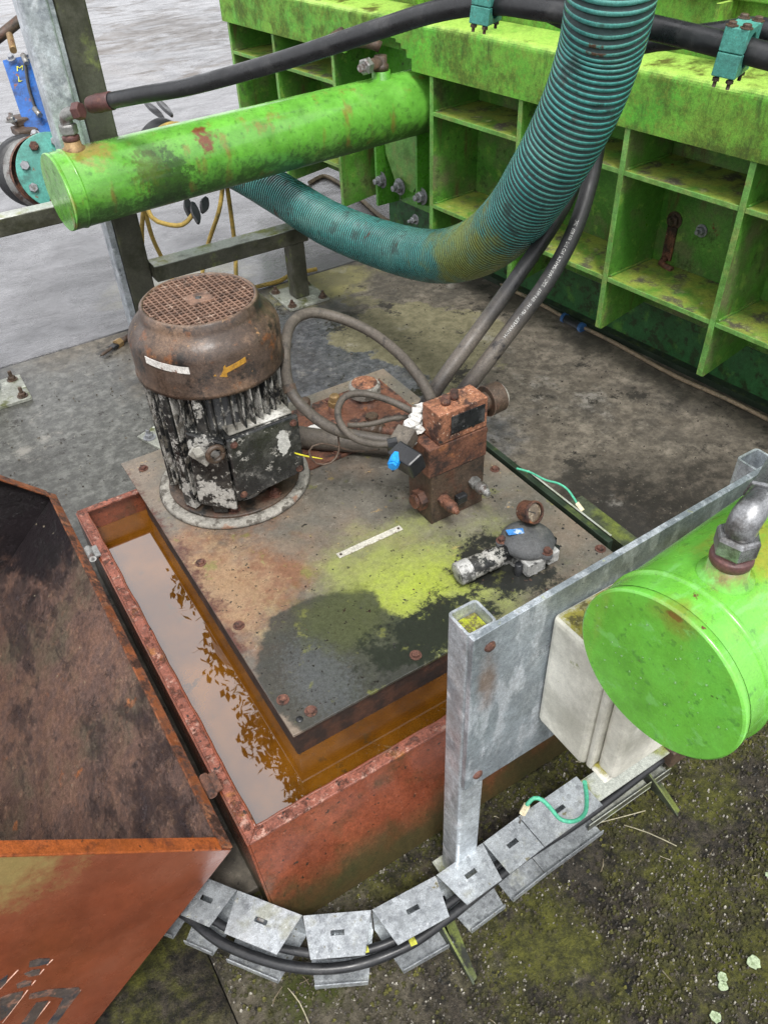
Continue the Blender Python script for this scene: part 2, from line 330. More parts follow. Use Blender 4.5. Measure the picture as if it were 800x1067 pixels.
M['cover_out'] = weathered('cover_outer_paint', (.165, .042, .018), [
    dict(c=(.20, .064, .034), s=5, lo=.4, hi=.7), dict(c=(.27, .25, .085), s=24, lo=.1, hi=.9, at=(-.19, .67, .50), rad=.15, st=(1, 1, 1), amp=2.2, d=12, rg=.8, r=.7, max=.6),
    dict(c=(.30, .17, .11), s=130, lo=.68, hi=.72, max=.7)], rough=.26, bump=.12, coat=.25, rvar=.08, grime=.15, fine=.08, dent=2.0)
M['front_lip'] = weathered('orange_lip', (.33, .085, .022), [dict(c=(.16, .045, .018), s=24, lo=.52, hi=.64, d=11), dict(c=(.045, .025, .018), s=60, lo=.60, hi=.66, d=10)], rough=.4, bump=.5, bs=90)
M['cover_in'] = weathered('cover_inner_rust', (.12, .078, .066), [
    dict(c=(.185, .105, .076), s=9, lo=.44, hi=.60, d=13, rg=.8), dict(c=(.10, .085, .062), s=4.5, lo=.5, hi=.64, d=12, rg=.7, max=.85),
    dict(c=(.060, .043, .046), s=7, lo=.50, hi=.66, d=13, rg=.8, stretch=(1, .6, 1), r=.25, h=.8), dict(c=(.20, .12, .085), s=40, lo=.52, hi=.64, d=10, max=.7), dict(c=(.33, .12, .045), s=12, lo=.62, hi=.70, d=11),
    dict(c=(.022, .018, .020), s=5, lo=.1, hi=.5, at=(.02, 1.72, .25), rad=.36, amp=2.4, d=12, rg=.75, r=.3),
    dict(c=(.30, .26, .19), s=40, lo=.67, hi=.69, d=10)], rough=.42, bump=1, bs=50, bdist=.006, rvar=.2, vs=4, fine=.35, dent=1.5)
M['cover_lip'] = weathered('cover_lip_rust', (.24, .078, .030), [
    dict(c=(.05, .025, .018), s=24, lo=.47, hi=.57, d=12, rg=.8, h=-.5), dict(c=(.30, .125, .06), s=40, lo=.54, hi=.64, d=11)], rough=.5, bump=.7, bs=90)
M['tank_top'] = weathered('tank_top_plate', (.145, .132, .110), [
    dict(c=(.085, .078, .065), s=6, lo=.48, hi=.64, d=12, rg=.7, max=.85, r=.22),
    dict(c=(.27, .25, .21), s=30, lo=.54, hi=.66, d=11, rg=.8, max=.8),
    dict(c=(.22, .165, .12), s=5, lo=.42, hi=.66, max=.7, d=10),
    dict(c=(.21, .085, .038), s=9, lo=.1, hi=.8, at=(.33, 1.22, .235), rad=.26, st=(1.2, .8, 1), amp=2.2, max=.7, d=11),
    dict(c=(.36, .26, .15), s=40, lo=.1, hi=.9, at=(.31, 1.22, .235), rad=.14, st=(1, .5, 1), amp=3.4, max=.5, d=13, rg=.8),
    dict(c=(.085, .032, .022), s=14, lo=.25, hi=.55, at=(.20, 1.3, .235), rad=.11, st=(1, .14, 1), amp=2.0, h=.6, d=12, rg=.75),
    dict(c=(.34, .24, .13), s=36, lo=.64, hi=.68, d=12),
    dict(c=(.27, .31, .07), s=8, lo=.0, hi=.95, at=(.64, .98, .235), rad=.34, st=(1, 1.1, 1), amp=1.8, d=11, rg=.72, max=.9),
    dict(c=(.30, .37, .045), s=30, lo=.1, hi=1.2, at=(.655, .985, .235), rad=.19, st=(.9, 1.5, 1), amp=2.6, d=12, rg=.78, max=.9),
    dict(c=(.040, .043, .038), s=7, lo=.0, hi=.10, at=(.42, .92, .235), rad=.185, st=(1, 1, 1), amp=.9, r=.10, h=-.4, d=12, rg=.6, max=.88),
    dict(c=(.12, .13, .14), s=120, lo=.30, hi=.80, at=(.36, .89, .235), rad=.15, st=(1.2, .7, 1), amp=1.2, d=8, r=.12, max=.38),  # pale speckle: sky sheen of the wet film, painted into the colour
    dict(c=(.07, .08, .035), s=20, lo=.1, hi=.6, at=(.47, 1.0, .235), rad=.12, amp=1.5, d=11, r=.12, max=.7),
    dict(c=(.018, .022, .014), s=20, lo=.20, hi=.50, at=(.62, .86, .235), rad=.20, st=(.8, 1.8, 1), amp=3.0, d=13, rg=.8, r=.35),
    dict(c=(.020, .021, .018), s=20, lo=.20, hi=.50, at=(.83, .92, .235), rad=.15, amp=3.4, d=13, rg=.8, r=.35),
    dict(c=(.22, .28, .035), s=34, lo=.62, hi=.68, at=None) if False else dict(c=(.16, .17, .05), s=18, lo=.60, hi=.68, d=11, max=.6),
    dict(c=(.02, .018, .015), s=80, lo=.64, hi=.67, d=5), dict(c=(.03, .02, .016), s=45, lo=.67, hi=.70)], rough=.42, bump=.4, bs=90, bdist=.002, rvar=.18, vs=7, fine=.17, dent=.6, coat=.25)
M['tank_side'] = weathered('tank_side_rust', (.028, .016, .012), [
    dict(c=(.075, .032, .018), s=20, lo=.45, hi=.65, d=11), dict(c=(.012, .01, .01), s=9, lo=.5, hi=.7)], rough=.75, bump=.9)
M['crust'] = weathered('sealant_crust', (.30, .285, .25), [dict(c=(.10, .09, .075), s=40, lo=.48, hi=.6, d=9), dict(c=(.25, .14, .09), s=12, lo=.6, hi=.7)], rough=.85, bump=.9, bs=90)
M['chalk'] = weathered('white_sealant', (.62, .61, .58), [dict(c=(.2, .19, .17), s=40, lo=.6, hi=.7)], rough=.8, bump=.4)
M['filter_grey'] = weathered('filter_head_paint', (.085, .088, .09), [dict(c=(.17, .165, .15), s=16, lo=.5, hi=.75), dict(c=(.02, .02, .02), s=40, lo=.64, hi=.68)], rough=.55, bump=.3)
M['filter_alu'] = weathered('filter_housing_corroded', (.46, .46, .44), [dict(c=(.09, .09, .085), s=28, lo=.5, hi=.6, d=9), dict(c=(.03, .03, .03), s=16, lo=.58, hi=.66)], rough=.6, metal=.2, bump=.5)
M['rubber'] = weathered('black_rubber_hose', (.018, .019, .021), [dict(c=(.05, .05, .05), s=14, lo=.5, hi=.75)], rough=.36, bump=.1, bs=150)
M['hose_old'] = weathered('weathered_hose', (.085, .072, .058), [dict(c=(.14, .12, .095), s=14, lo=.5, hi=.75), dict(c=(.04, .035, .03), s=40, lo=.56, hi=.7)], rough=.7, bump=.4, bs=150)
M['corr'] = weathered('teal_corrugated_hose', (.052, .27, .245), [
    dict(c=(.12, .33, .28), s=7, lo=.45, hi=.65, max=.7, d=10),
    dict(c=(.022, .035, .028), s=9, lo=.54, hi=.64, d=12, rg=.7, max=.8), dict(c=(.085, .05, .03), s=12, lo=.62, hi=.68),
    dict(c=(.22, .25, .03), s=12, lo=.0, hi=.75, at=tuple(at(490, 280, 2.1)), rad=.34, st=(1, 1, 1.7), amp=3.2, d=12, rg=.7, max=.8)], rough=.28, bump=.2, coat=.2)
M['corr_dark'] = weathered('hose_grooves', (.010, .035, .034), [
    dict(c=(.08, .095, .015), s=12, lo=.1, hi=.9, at=tuple(at(490, 280, 2.1)), rad=.38, amp=1.4, d=9)], rough=.6, bump=.2)
M['teal'] = weathered('teal_paint', (.07, .29, .24), [dict(c=(.035, .12, .10), s=14, lo=.48, hi=.66, d=10), dict(c=RUST, s=30, lo=.62, hi=.68, d=10)], rough=.4, bump=.3)
M['blue'] = weathered('blue_paint', (.012, .085, .30), [dict(c=(.01, .03, .10), s=14, lo=.48, hi=.66, d=10), dict(c=RUST, s=30, lo=.62, hi=.68)], rough=.4, bump=.3)
M['bolt_grey'] = weathered('zinc_bolt', (.30, .31, .33), [dict(c=(.12, .11, .1), s=50, lo=.5, hi=.7)], rough=.45, metal=.4, bump=.2)
M['bolt_rust'] = weathered('rusty_bolt', (.115, .05, .035), [dict(c=(.04, .022, .017), s=60, lo=.48, hi=.62), dict(c=(.24, .12, .07), s=80, lo=.55, hi=.7)], rough=.8, bump=.8, bs=150)
M['steel'] = weathered('bright_steel_fitting', (.27, .275, .28), [dict(c=(.12, .115, .11), s=20, lo=.5, hi=.66, d=10)], rough=.32, metal=.8, bump=.08)
M['steel_dull'] = weathered('dull_steel_fitting', (.26, .26, .25), [dict(c=(.10, .07, .06), s=26, lo=.5, hi=.66)], rough=.45, metal=.5, bump=.2)
M['maroon'] = weathered('rusted_nut', (.085, .035, .032), [dict(c=(.16, .07, .05), s=40, lo=.5, hi=.7)], rough=.5, bump=.4)
M['brass'] = weathered('brass_fitting', (.26, .17, .075), [dict(c=(.12, .05, .03), s=30, lo=.5, hi=.65)], rough=.55, metal=.3, bump=.3)
M['abs'] = weathered('white_plastic_box', (.72, .70, .61), [
    dict(c=(.37, .36, .29), s=6, lo=.45, hi=.7, max=.7, d=10), dict(c=(.22, .24, .06), s=26, lo=.64, hi=.70, d=10, max=.7),
    dict(c=(.10, .11, .03), s=14, lo=.1, hi=.7, at=(.83, .36, .44), rad=.17, amp=2.2, d=12, rg=.75, r=.8),
    dict(c=(.30, .27, .05), s=30, lo=.30, hi=.52, up=1.1, d=11, rg=.8, r=.95, h=1.2), dict(c=(.10, .085, .03), s=55, lo=.47, hi=.56, up=1.1, d=10, rg=.8, r=.95, h=.6), dict(c=(.50, .47, .34), s=70, lo=.56, hi=.64, up=1.1, d=8, r=.95)], rough=.42, bump=.4, bs=90, grime=.15, fine=.08)
M['yellow'] = weathered('yellow_rope', (.42, .29, .07), [dict(c=(.20, .16, .06), s=30, lo=.5, hi=.7)], rough=.8, bump=.7, bs=260)
M['tan'] = weathered('tan_cable', (.25, .19, .12), [dict(c=(.10, .09, .06), s=16, lo=.5, hi=.7)], rough=.6, bump=.2)
M['ochre'] = weathered('ochre_sticker', (.40, .21, .03), [dict(c=(.12, .07, .04), s=40, lo=.55, hi=.66)], rough=.55, bump=.2)
M['label'] = weathered('pale_label', (.62, .60, .56), [dict(c=(.20, .12, .09), s=30, lo=.56, hi=.62, d=9)], rough=.6, bump=.2)
M['strip'] = weathered('aluminium_strip', (.52, .50, .43), [dict(c=(.25, .22, .16), s=50, lo=.56, hi=.66)], rough=.5, bump=.3)
M['bluelabel'] = weathered('blue_sticker', (.05, .22, .55), [dict(c=(.5, .6, .7), s=60, lo=.55, hi=.62)], rough=.5, bump=.1)
M['blueplug'] = weathered('blue_plug', (.02, .28, .70), [], rough=.4, bump=.2)
M['greenwire'] = weathered('green_wire', (.08, .42, .26), [], rough=.4, bump=.1)
M['cream'] = weathered('cream_ferrule', (.70, .62, .42), [], rough=.5, bump=.1)
M['mossy'] = weathered('mossy_steel', (.05, .06, .035), [
    dict(c=(.13, .16, .03), s=10, lo=.42, hi=.62, up=.3, d=11), dict(c=(.018, .02, .014), s=14, lo=.5, hi=.62, d=11)], rough=.65, bump=.6)
M['trunk'] = weathered('dark_green_trunking', (.022, .035, .022), [dict(c=(.08, .11, .03), s=20, lo=.5, hi=.7, up=.3)], rough=.45, bump=.3)
M['gauge_face'] = weathered('gauge_glass', (.16, .12, .08), [dict(c=(.34, .28, .2), s=60, lo=.5, hi=.65)], rough=.2, bump=.1)
M['print'] = weathered('white_hose_print', (.42, .42, .40), [dict(c=(.05, .05, .05), s=200, lo=.5, hi=.6)], rough=.6, bump=0)
M['yellowmark'] = weathered('yellow_paint_mark', (.50, .50, .05), [dict(c=(.14, .14, .04), s=90, lo=.5, hi=.6)], rough=.7, bump=.4)
M['wood'] = weathered('tree_bark', (.08, .06, .04), [], rough=.9)
M['foliage'] = weathered('foliage', (.035, .075, .018), [dict(c=(.06, .11, .02), s=3, lo=.45, hi=.7)], rough=.7)
M['worn'] = weathered('worn_patch', (.075, .058, .05), [dict(c=(.19, .10, .07), s=50, lo=.5, hi=.62), dict(c=(.035, .035, .04), s=30, lo=.5, hi=.6)], rough=.6, bump=.5)
M['cutlip'] = weathered('bare_cut_edge', (.55, .32, .24), [], rough=.5, bump=.1)

def water_mat():
    N = NT('rusty_water'); m_ = N.m
    col = N.mix(N.ramp(N.noise(5, 5), .35, .7), (.085, .030, .003), (.19, .072, .006))
    col = N.mix(N.ramp(N.noise(16, 10, .7), .58, .68), col, (.06, .032, .010))
    N.set(N.b.inputs['Base Color'], col); N.b.inputs['Roughness'].default_value = .015; N.b.inputs['IOR'].default_value = 2.0
    N.b.inputs['Coat Weight'].default_value = 1; N.b.inputs['Coat IOR'].default_value = 1.75; N.b.inputs['Coat Roughness'].default_value = .0
    bn = N.n.new('ShaderNodeBump'); bn.inputs['Strength'].default_value = .022; bn.inputs['Distance'].default_value = .004
    N.l.new(N.noise(13, 2, .5, .6), bn.inputs['Height']); N.l.new(bn.outputs[0], N.b.inputs['Normal']); N.l.new(bn.outputs[0], N.b.inputs['Coat Normal'])
    return m_
M['water'] = water_mat()

def yard_mat():
    N = NT('wet_yard_concrete')
    big = N.noise(.9, 8, .6, .8, (1, .45, 1))
    col = N.mix(N.ramp(N.noise(2.2, 12, .75), .36, .64), (.055, .054, .058), (.19, .187, .20)); col = N.mix(N.ramp(N.noise(26, 10, .85, 0, (1, 4, 1)), .38, .62), N.mix(.75, col, (.035, .034, .034)), col)
    dirt_ = N.ramp(N.math('ADD', N.blob((3.1, 8.4, 0), 1.6, (1, .6, 1)), N.math('MULTIPLY', N.math('SUBTRACT', N.noise(1.6, 12, .7, .6, (1, 1.6, 1)), .5), 6)), .2, 1.0)
    col = N.mix(N.math('MAXIMUM', dirt_, N.math('MULTIPLY', N.ramp(big, .56, .66), .6)), col, (.085, .062, .042))
    col = N.mix(N.ramp(N.noise(60, 6, .8), .60, .68), col, (.07, .065, .055))
    col = N.mix(N.ramp(N.math('ADD', N.blob((.95, 3.25, 0), .5, (1, 1.6, 1)), N.math('MULTIPLY', N.math('SUBTRACT', N.noise(7, 9), .5), 1.2)), .2, .8), col, (.20, .19, .12))
    wet = N.ramp(N.noise(1.3, 6, .6, .5), .36, .62)
    N.set(N.b.inputs['Base Color'], col); N.set(N.b.inputs['Roughness'], N.mixf(dirt_, N.mixf(wet, .32, .16), .6)); N.b.inputs['Specular IOR Level'].default_value = 1.0; N.set(N.b.inputs['Coat Weight'], N.mixf(N.ramp(N.noise(3.2, 12, .8, .4, (1, 2.2, 1)), .40, .60), .12, .62)); N.b.inputs['Coat Roughness'].default_value = .14; N.b.inputs['Coat IOR'].default_value = 1.6
    bn = N.n.new('ShaderNodeBump'); bn.inputs['Strength'].default_value = .55; bn.inputs['Distance'].default_value = .007
    h = N.math('ADD', N.noise(16, 12, .85, 0, (1, 5, 1)), N.math('MULTIPLY', N.noise(120, 5), .35))
    N.l.new(h, bn.inputs['Height']); N.l.new(bn.outputs[0], N.b.inputs['Normal'])
    return N.m
def slab_mat():
    N = NT('stained_damp_concrete')
    n1 = N.noise(2.6, 10, .68); n2_ = N.noise(9, 10, .7); n3 = N.noise(26, 9, .75)
    col = N.mix(N.ramp(n2_, .3, .7), (.12, .102, .078), (.24, .21, .165)); col = N.mix(N.ramp(n3, .36, .66), tuple(x for x in (.07, .06, .046)), col)
    # blue-grey wet zone behind the motor
    z = N.ramp(N.math('ADD', N.blob((.95, 2.2, 0), .75, (1.0, .8, 1)), N.math('MULTIPLY', N.math('SUBTRACT', n1, .5), 1.6)), .05, .45)
    col = N.mix(z, col, N.mix(N.ramp(n3, .4, .7), (.060, .062, .068), (.17, .172, .18)))
    z1 = N.ramp(N.math('ADD', N.blob((.2, 2.3, 0), .75, (1.3, .9, 1)), N.math('MULTIPLY', N.math('SUBTRACT', n1, .5), 1.4)), .0, .5)
    col = N.mix(z1, col, N.mix(N.ramp(n3, .4, .7), (.055, .055, .048), (.16, .16, .145)))
    # ochre dry patch
    z2 = N.ramp(N.math('ADD', N.blob((1.52, 2.25, 0), .42, (1.2, .8, 1)), N.math('MULTIPLY', N.math('SUBTRACT', n1, .5), 2.4)), .22, .3)
    col = N.mix(z2, col, N.mix(N.ramp(n3, .35, .7), (.11, .10, .055), (.22, .20, .12)))
    z4 = N.ramp(N.math('ADD', N.blob((1.42, 2.86, 0), .32, (1.0, 1.5, 1)), N.math('MULTIPLY', N.math('SUBTRACT', n2_, .5), 1.4)), .1, .5)
    col = N.mix(z4, col, (.24, .22, .09))
    # dark damp band by the tank and galvanised frame
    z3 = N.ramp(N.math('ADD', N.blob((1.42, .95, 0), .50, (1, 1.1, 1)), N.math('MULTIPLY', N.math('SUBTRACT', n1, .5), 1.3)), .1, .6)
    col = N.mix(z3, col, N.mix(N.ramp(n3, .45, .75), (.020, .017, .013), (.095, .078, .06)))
    lg = N.noise(1.7, 12, .72)
    col = N.mix(N.ramp(lg, .47, .60), col, N.mix(.55, col, (.03, .028, .025)))
    col = N.mix(N.ramp(N.noise(3.3, 12, .75), .56, .66), col, N.mix(.5, col, (.34, .32, .28)))
    # lichen freckles and black spots
    col = N.mix(N.ramp(N.noise(5.0, 13, .78), .56, .61), col, (.026, .023, .018))
    col = N.mix(N.ramp(N.noise(70, 8, .8), .60, .66), col, (.26, .24, .19))
    col = N.mix(N.ramp(N.noise(45, 8, .8), .58, .64), col, (.022, .02, .016))
    N.set(N.b.inputs['Base Color'], col)
    rg = N.mixf(N.math('MAXIMUM', z, z1), .62, .24); rg = N.mixf(z2, rg, .75); rg = N.mixf(z3, rg, .6)
    N.set(N.b.inputs['Roughness'], rg)
    bn = N.n.new('ShaderNodeBump'); bn.inputs['Strength'].default_value = .45; bn.inputs['Distance'].default_value = .004
    N.l.new(N.math('ADD', N.noise(30, 10, .75), N.math('MULTIPLY', N.noise(160, 5), .5)), bn.inputs['Height']); N.l.new(bn.outputs[0], N.b.inputs['Normal'])
    return N.m
def near_mat():
    N = NT('mossy_gritty_concrete')
    n1 = N.noise(5, 10, .68); n3 = N.noise(40, 12, .85)
    col = N.mix(N.ramp(n3, .40, .62), (.009, .008, .006), (.10, .082, .058))
    col = N.mix(N.ramp(N.noise(4.5, 12, .72, 0, (1, 1, 1)), .44, .56), col, N.mix(N.ramp(n3, .35, .7), (.020, .021, .004), (.20, .20, .028)))
    pale = N.ramp(N.math('ADD', N.blob((.07, .42, 0), .27, (1, 1.2, 1)), N.math('MULTIPLY', N.math('SUBTRACT', N.noise(9, 10, .75), .5), 2.6)), -.15, .3)
    col = N.mix(pale, col, N.mix(N.ramp(n3, .38, .7), (.07, .062, .038), (.27, .235, .17)))
    mo = N.ramp(N.math('ADD', N.blob((.10, .50, 0), .12, (1, 1.2, 1)), N.math('MULTIPLY', N.math('SUBTRACT', N.noise(14, 9), .5), 2)), .3, .7)
    col = N.mix(mo, col, (.075, .088, .014))
    col = N.mix(N.ramp(N.noise(90, 8, .85), .62, .67), col, (.40, .37, .30))
    col = N.mix(N.ramp(N.noise(24, 12, .85), .60, .63), col, (.24, .22, .17))
    col = N.mix(N.ramp(N.noise(15, 12, .85), .57, .62), col, (.008, .008, .008))
    N.set(N.b.inputs['Base Color'], col); N.set(N.b.inputs['Roughness'], N.mixf(n1, .35, .95))
    bn = N.n.new('ShaderNodeBump'); bn.inputs['Strength'].default_value = 1; bn.inputs['Distance'].default_value = .016
    N.l.new(N.math('ADD', N.noise(60, 10, .8), N.math('MULTIPLY', N.noise(220, 5), .4)), bn.inputs['Height']); N.l.new(bn.outputs[0], N.b.inputs['Normal'])
    return N.m
M['yard'] = yard_mat(); M['slab'] = slab_mat(); M['near'] = near_mat()

# ================================================================== THE SETTING
g = MB(); g.bb(-90, 90, -90, 90, -.6, -.35); tag(g.build('ground', M['yard']), kind='structure')
g = MB(); g.prism([(-.022, .70, -.3), (6, .70, -.3), (6, 2.995, -.3), (-6, 2.895, -.3), (-6, 1.82, -.3), (-.022, 1.82, -.3)], (0, 0, .3)); o = g.build('concrete_slab', M['slab'], bev=.004); tag(o, kind='structure')
g = MB(); g.prism([(-6, 2.903, -.010), (6, 3.003, -.010), (60, 80, -.01), (-60, 80, -.010)], (0, 0, .009)); tag(g.build('yard', M['yard'], bev=.004), kind='structure')
def rough_patch(name, x0, x1, y0, y1, step, amp, mat):
    nx = int((x1-x0)/step); ny = int((y1-y0)/step); vs = []; fs = []
    for j in range(ny+1):
        for i in range(nx+1):
            x = x0+(x1-x0)*i/nx; y = y0+(y1-y0)*j/ny
            h = mnoise.fractal(Vector((x*9, y*9, 0)), .6, 2.1, 7)*amp + mnoise.fractal(Vector((x*60, y*60, 3)), .6, 2.1, 4)*amp*.5
            e = min(x-x0, x1-x, y-y0, y1-y)
            vs.append((x, y, -.002 + h*min(1, e/.01) - (.008 if e < .002 else 0)))
    for j in range(ny):
        for i in range(nx):
            a = j*(nx+1)+i; fs.append((a, a+1, a+nx+2, a+nx+1))
    me = bpy.data.meshes.new(name); me.from_pydata(vs, [], fs); me.materials.append(mat); me.polygons.foreach_set('use_smooth', [True]*len(me.polygons))
    o = bpy.data.objects.new(name, me); COL.objects.link(o); return tag(o, kind='structure')
rough_patch('concrete_slab_mossy', -.022, 2.2, -.3, .698, .005, .0035, M['near'])
o = rough_patch('concrete_slab_gritty', -1.4, -.026, -.3, 1.81, .007, .003, M['near']); o.location.z = -.118
g = MB(); g.bb(-.0215, 6, -.3, .6985, -.3, -.012); tag(g.build('slab_edge', M['near']), kind='structure')

# ================================================================== DRIP TRAY, WATER, TANK
TX0, TX1, TY0, TY1, TZ = .105, 1.064, .668, 1.675, .222
t = empty('drip_tray', ((TX0+TX1)/2, (TY0+TY1)/2, 0), 'red oxide painted steel drip tray full of rusty water, tank standing in it', 'drip tray')
p = MB()
th = .004
p.prism([(TX0, TY0, TZ-.005), (TX0, TY0+th, TZ-.005), (TX0, TY0-.066+th, .002), (TX0, TY0-.066, .002)], (TX1+.10-TX0, 0, 0)); p.build('front_wall', M['red'], t, bev=.001)
p = MB(); p.prism([(TX0-.0045, TY0-.064, .002), (TX0-.0045, TY1, .002), (TX0-.0045, TY1, TZ-.006), (TX0-.0045, TY0+.001, TZ-.006)], (.004, 0, 0)); p.build('side_wall', M['red'], t)
p = MB(); p.bb(TX1+.001, TX1+.001+th, TY0, TY1, 0.004, TZ-.006); p.build('side_wall', M['red'], t)
p = MB(); p.bb(TX0+.004, TX1, TY1-th, TY1, 0.004, TZ-.004); p.build('back_wall', M['red'], t)
p = MB(); p.bb(TX0+.005, TX1-.001, TY0+.005, TY1-.005, 0.004, 0.010); p.build('floor_plate', M['rust'], t)
LW = .021
p = MB()   # rolled lip, mitred frame with a rounded outer edge
def lipbar(a, b, inw):
    a = Vector(a); b = Vector(b); inw = Vector(inw)
    q = [a, a+inw*LW, a+inw*LW+Vector((0, 0, -.006)), a+inw*.006+Vector((0, 0, -.014)), a+Vector((0, 0, -.014))]
    q = [x+Vector((0, 0, TZ)) for x in q]
    return q
fr = [((TX0-.001, TY0-.001), (TX1+.006, TY0-.001), (TX1-LW, TY0+LW), (TX0+LW, TY0+LW)),
      ((TX0-.001, TY0-.001), (TX0+LW, TY0+LW), (TX0+LW, TY1-LW*.8), (TX0-.001, TY1+.001)),
      ((TX0-.001, TY1+.001), (TX0+LW, TY1-LW*.8), (TX1-LW, TY1-LW*.8), (TX1+.006, TY1+.001)),
      ((TX1+.006, TY0-.001), (TX1+.006, TY1+.001), (TX1-LW, TY1-LW*.8), (TX1-LW, TY0+LW))]
for q in fr: p.prism([(x, y, TZ-.006) for x, y in q], (0, 0, .006))
p.build('rim', M['red_lip'], t, bev=.002)
p = MB()   # pitted weld bead along the inside of the rim
for a, b in (((TX0+LW, TY0+LW), (TX0+LW, TY1-LW)), ((TX0+LW, TY0+LW), (TX1-LW, TY0+LW))):
    p.tube([(a[0]+(b[0]-a[0])*k/40+random.uniform(-.0012, .0012), a[1]+(b[1]-a[1])*k/40+random.uniform(-.0012, .0012), TZ-.001) for k in range(41)], .0028, 8)
p.build('weld_bead', M['red'], t)
for yy in (1.50, .80):
    h = MB(); h.cyl((.088, yy-.022, .226), (.088, yy+.022, .226), .008, seg=14); h.box((.098, yy, .226), (.020, .040, .004)); h.box((.078, yy+.01, .224), (.018, .02, .004))
    h.build('hinge', M['rust' if yy < 1 else 'steel_dull'], t)
w_ = MB()
WZ = .152
xs = TX0+.0045; w_.bb(xs, TX1-.001, TY0+.0045, TY1-.0045, WZ-.004, WZ)
o = w_.build('water', M['water']); tag(o, kind='structure')

t = empty('oil_tank', (.63, 1.3, .01), 'hydraulic oil tank with stained rusty top plate standing in the red tray', 'oil tank')
TT = .234
p = MB(); p.bb(.262, 1.030, .812, 1.645, .011, TT-.007); p.build('tank_body', M['tank_side'], t, bev=.003)
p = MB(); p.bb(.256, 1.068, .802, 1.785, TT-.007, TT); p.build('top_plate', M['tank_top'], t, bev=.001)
p = MB(); p.bb(.31, 1.03, 1.70, 1.772, .06, TT-.0075); p.build('rear_bracket', M['rust'], t)
for x, y in ((.280, 1.308), (.275, 1.09), (.268, .874), (.300, .822), (.535, .822), (.345, 1.436), (1.044, .84), (.295, 1.56), (.29, 1.72), (.60, 1.755), (1.03, 1.2)):
    b = MB(); b.hexbolt((x+.008, y+.008, TT), (0, 0, 1), .0085, .006); b.build('bolt', M['bolt_rust'], t)
b = MB(); b.lathe((.262+.02, .826, TT), (0, 0, 1), [(0, .0005), (.007, .0005), (.007, .0012), (0, .0012)], 14); b.build('bolt_hole', M['rubber'], t)
a_, b_ = onz(352, 580, TT), onz(418, 550, TT)
dv = (b_-a_); L = dv.length; dv.normalize(); sv = Vector((-dv.y, dv.x, 0))
s_ = MB(); s_.box((a_+b_)/2+Vector((0, 0, .0015)), (L, .017, .002), (dv, sv, Vector((0, 0, 1))))
strip = s_.build('label_strip', M['strip'], t, bev=.0007); tag(strip, label='long pale metal label strip on the tank top')
s_ = MB()
for q in (a_+dv*.008, b_-dv*.008): s_.lathe(q+Vector((0, 0, .0025)), (0, 0, 1), [(0, .0012), (.003, .001), (.0035, 0)], 10)
s_.build('rivet', M['rust_dark'], strip)

# ================================================================== ELECTRIC MOTOR
MX, MY = .478, 1.548
mo = empty('electric_motor', (MX, MY, TT), 'upright black electric motor with rusty domed fan cowl, peeling paint, on the tank top', 'electric motor')
p = MB(); p.lathe((MX, MY, TT), (0, 0, 1), [(0, .002), (.185, .002), (.190, .004), (.184, .012), (.160, .013), (.156, .008)], 64); p.build('sealant_ring', M['crust'], mo)
p = MB(); p.lathe((MX, MY, TT), (0, 0, 1), [(.163, .003), (.163, .018), (.160, .020), (.11, .022), (0, .022)], 56); p.build('mounting_flange', M['rust_dark'], mo, bev=.001)
for k in range(8):
    a = k*math.pi/4+.35; b = MB(); b.hexbolt((MX+math.cos(a)*.140, MY+math.sin(a)*.140, TT+.020), (0, 0, 1), .012, .010, True, .006); b.build('flange_bolt', M['bolt_rust'], mo)
p = MB(); p.lathe((MX, MY, 0), (0, 0, 1), [(.115, .255), (.125, .27), (.135, .285), (.138, .30), (.127, .31), (.127, .60), (.10, .61)], 48); p.build('motor_body', M['motor_black'], mo)
p = MB()
for k in range(44):
    a = 2*math.pi*k/44; d = Vector((math.cos(a), math.sin(a), 0)); s2 = Vector((-d.y, d.x, 0))
    p.box(Vector((MX, MY, .450))+d*.140, (.034, .0038, .290), (d, s2, Vector((0, 0, 1))))
fin = p.build('cooling_fins', M['fins'], mo)
# bolt lugs / feet at left
p = MB()
for a in (R_(205), R_(235), R_(160)):
    d = Vector((math.cos(a), math.sin(a), 0)); s2 = Vector((-d.y, d.x, 0))
    p.box(Vector((MX, MY, .285))+d*.135, (.045, .035, .05), (d, s2, Vector((0, 0, 1))))
    p.box(Vector((MX, MY, .435))+d*.150, (.016, .022, .31), (d, s2, Vector((0, 0, 1))))
p.build('tie_bar', M['motor_black'], mo, bev=.003)
# terminal box: body with slanted left cheek
bx0, bx1, by = .425, .590, 1.375
p = MB(); p.prism([(bx0, by+.008, .320), (bx1, by+.008, .320), (bx1, by+.008, .478), (bx0, by+.008, .478)], (0, .10, 0)); tb = p.build('terminal_box', M['motor_black'], mo, bev=.006, seg=3)
p = MB(); p.prism([(bx0-.004, by-.004, .312), (bx1+.004, by-.004, .325), (bx1+.004, by-.004, .484), (bx0-.004, by-.004, .484)], (0, .011, 0)); p.build('box_cover', M['box_face'], tb, bev=.004)
p = MB(); p.box(((bx0+bx1)/2+.004, by+.065, .482), (.155, .10, .006)); p.build('box_lid_top', M['box_top'], tb, bev=.003)
for x, z in ((bx0+.010, .468), (bx1-.010, .468), (bx0+.010, .328), (bx1-.010, .338)):
    b = MB(); b.hexbolt((x, by-.004, z), (0, -1, 0), .006, .005); b.build('cover_screw', M['bolt_rust'], tb)
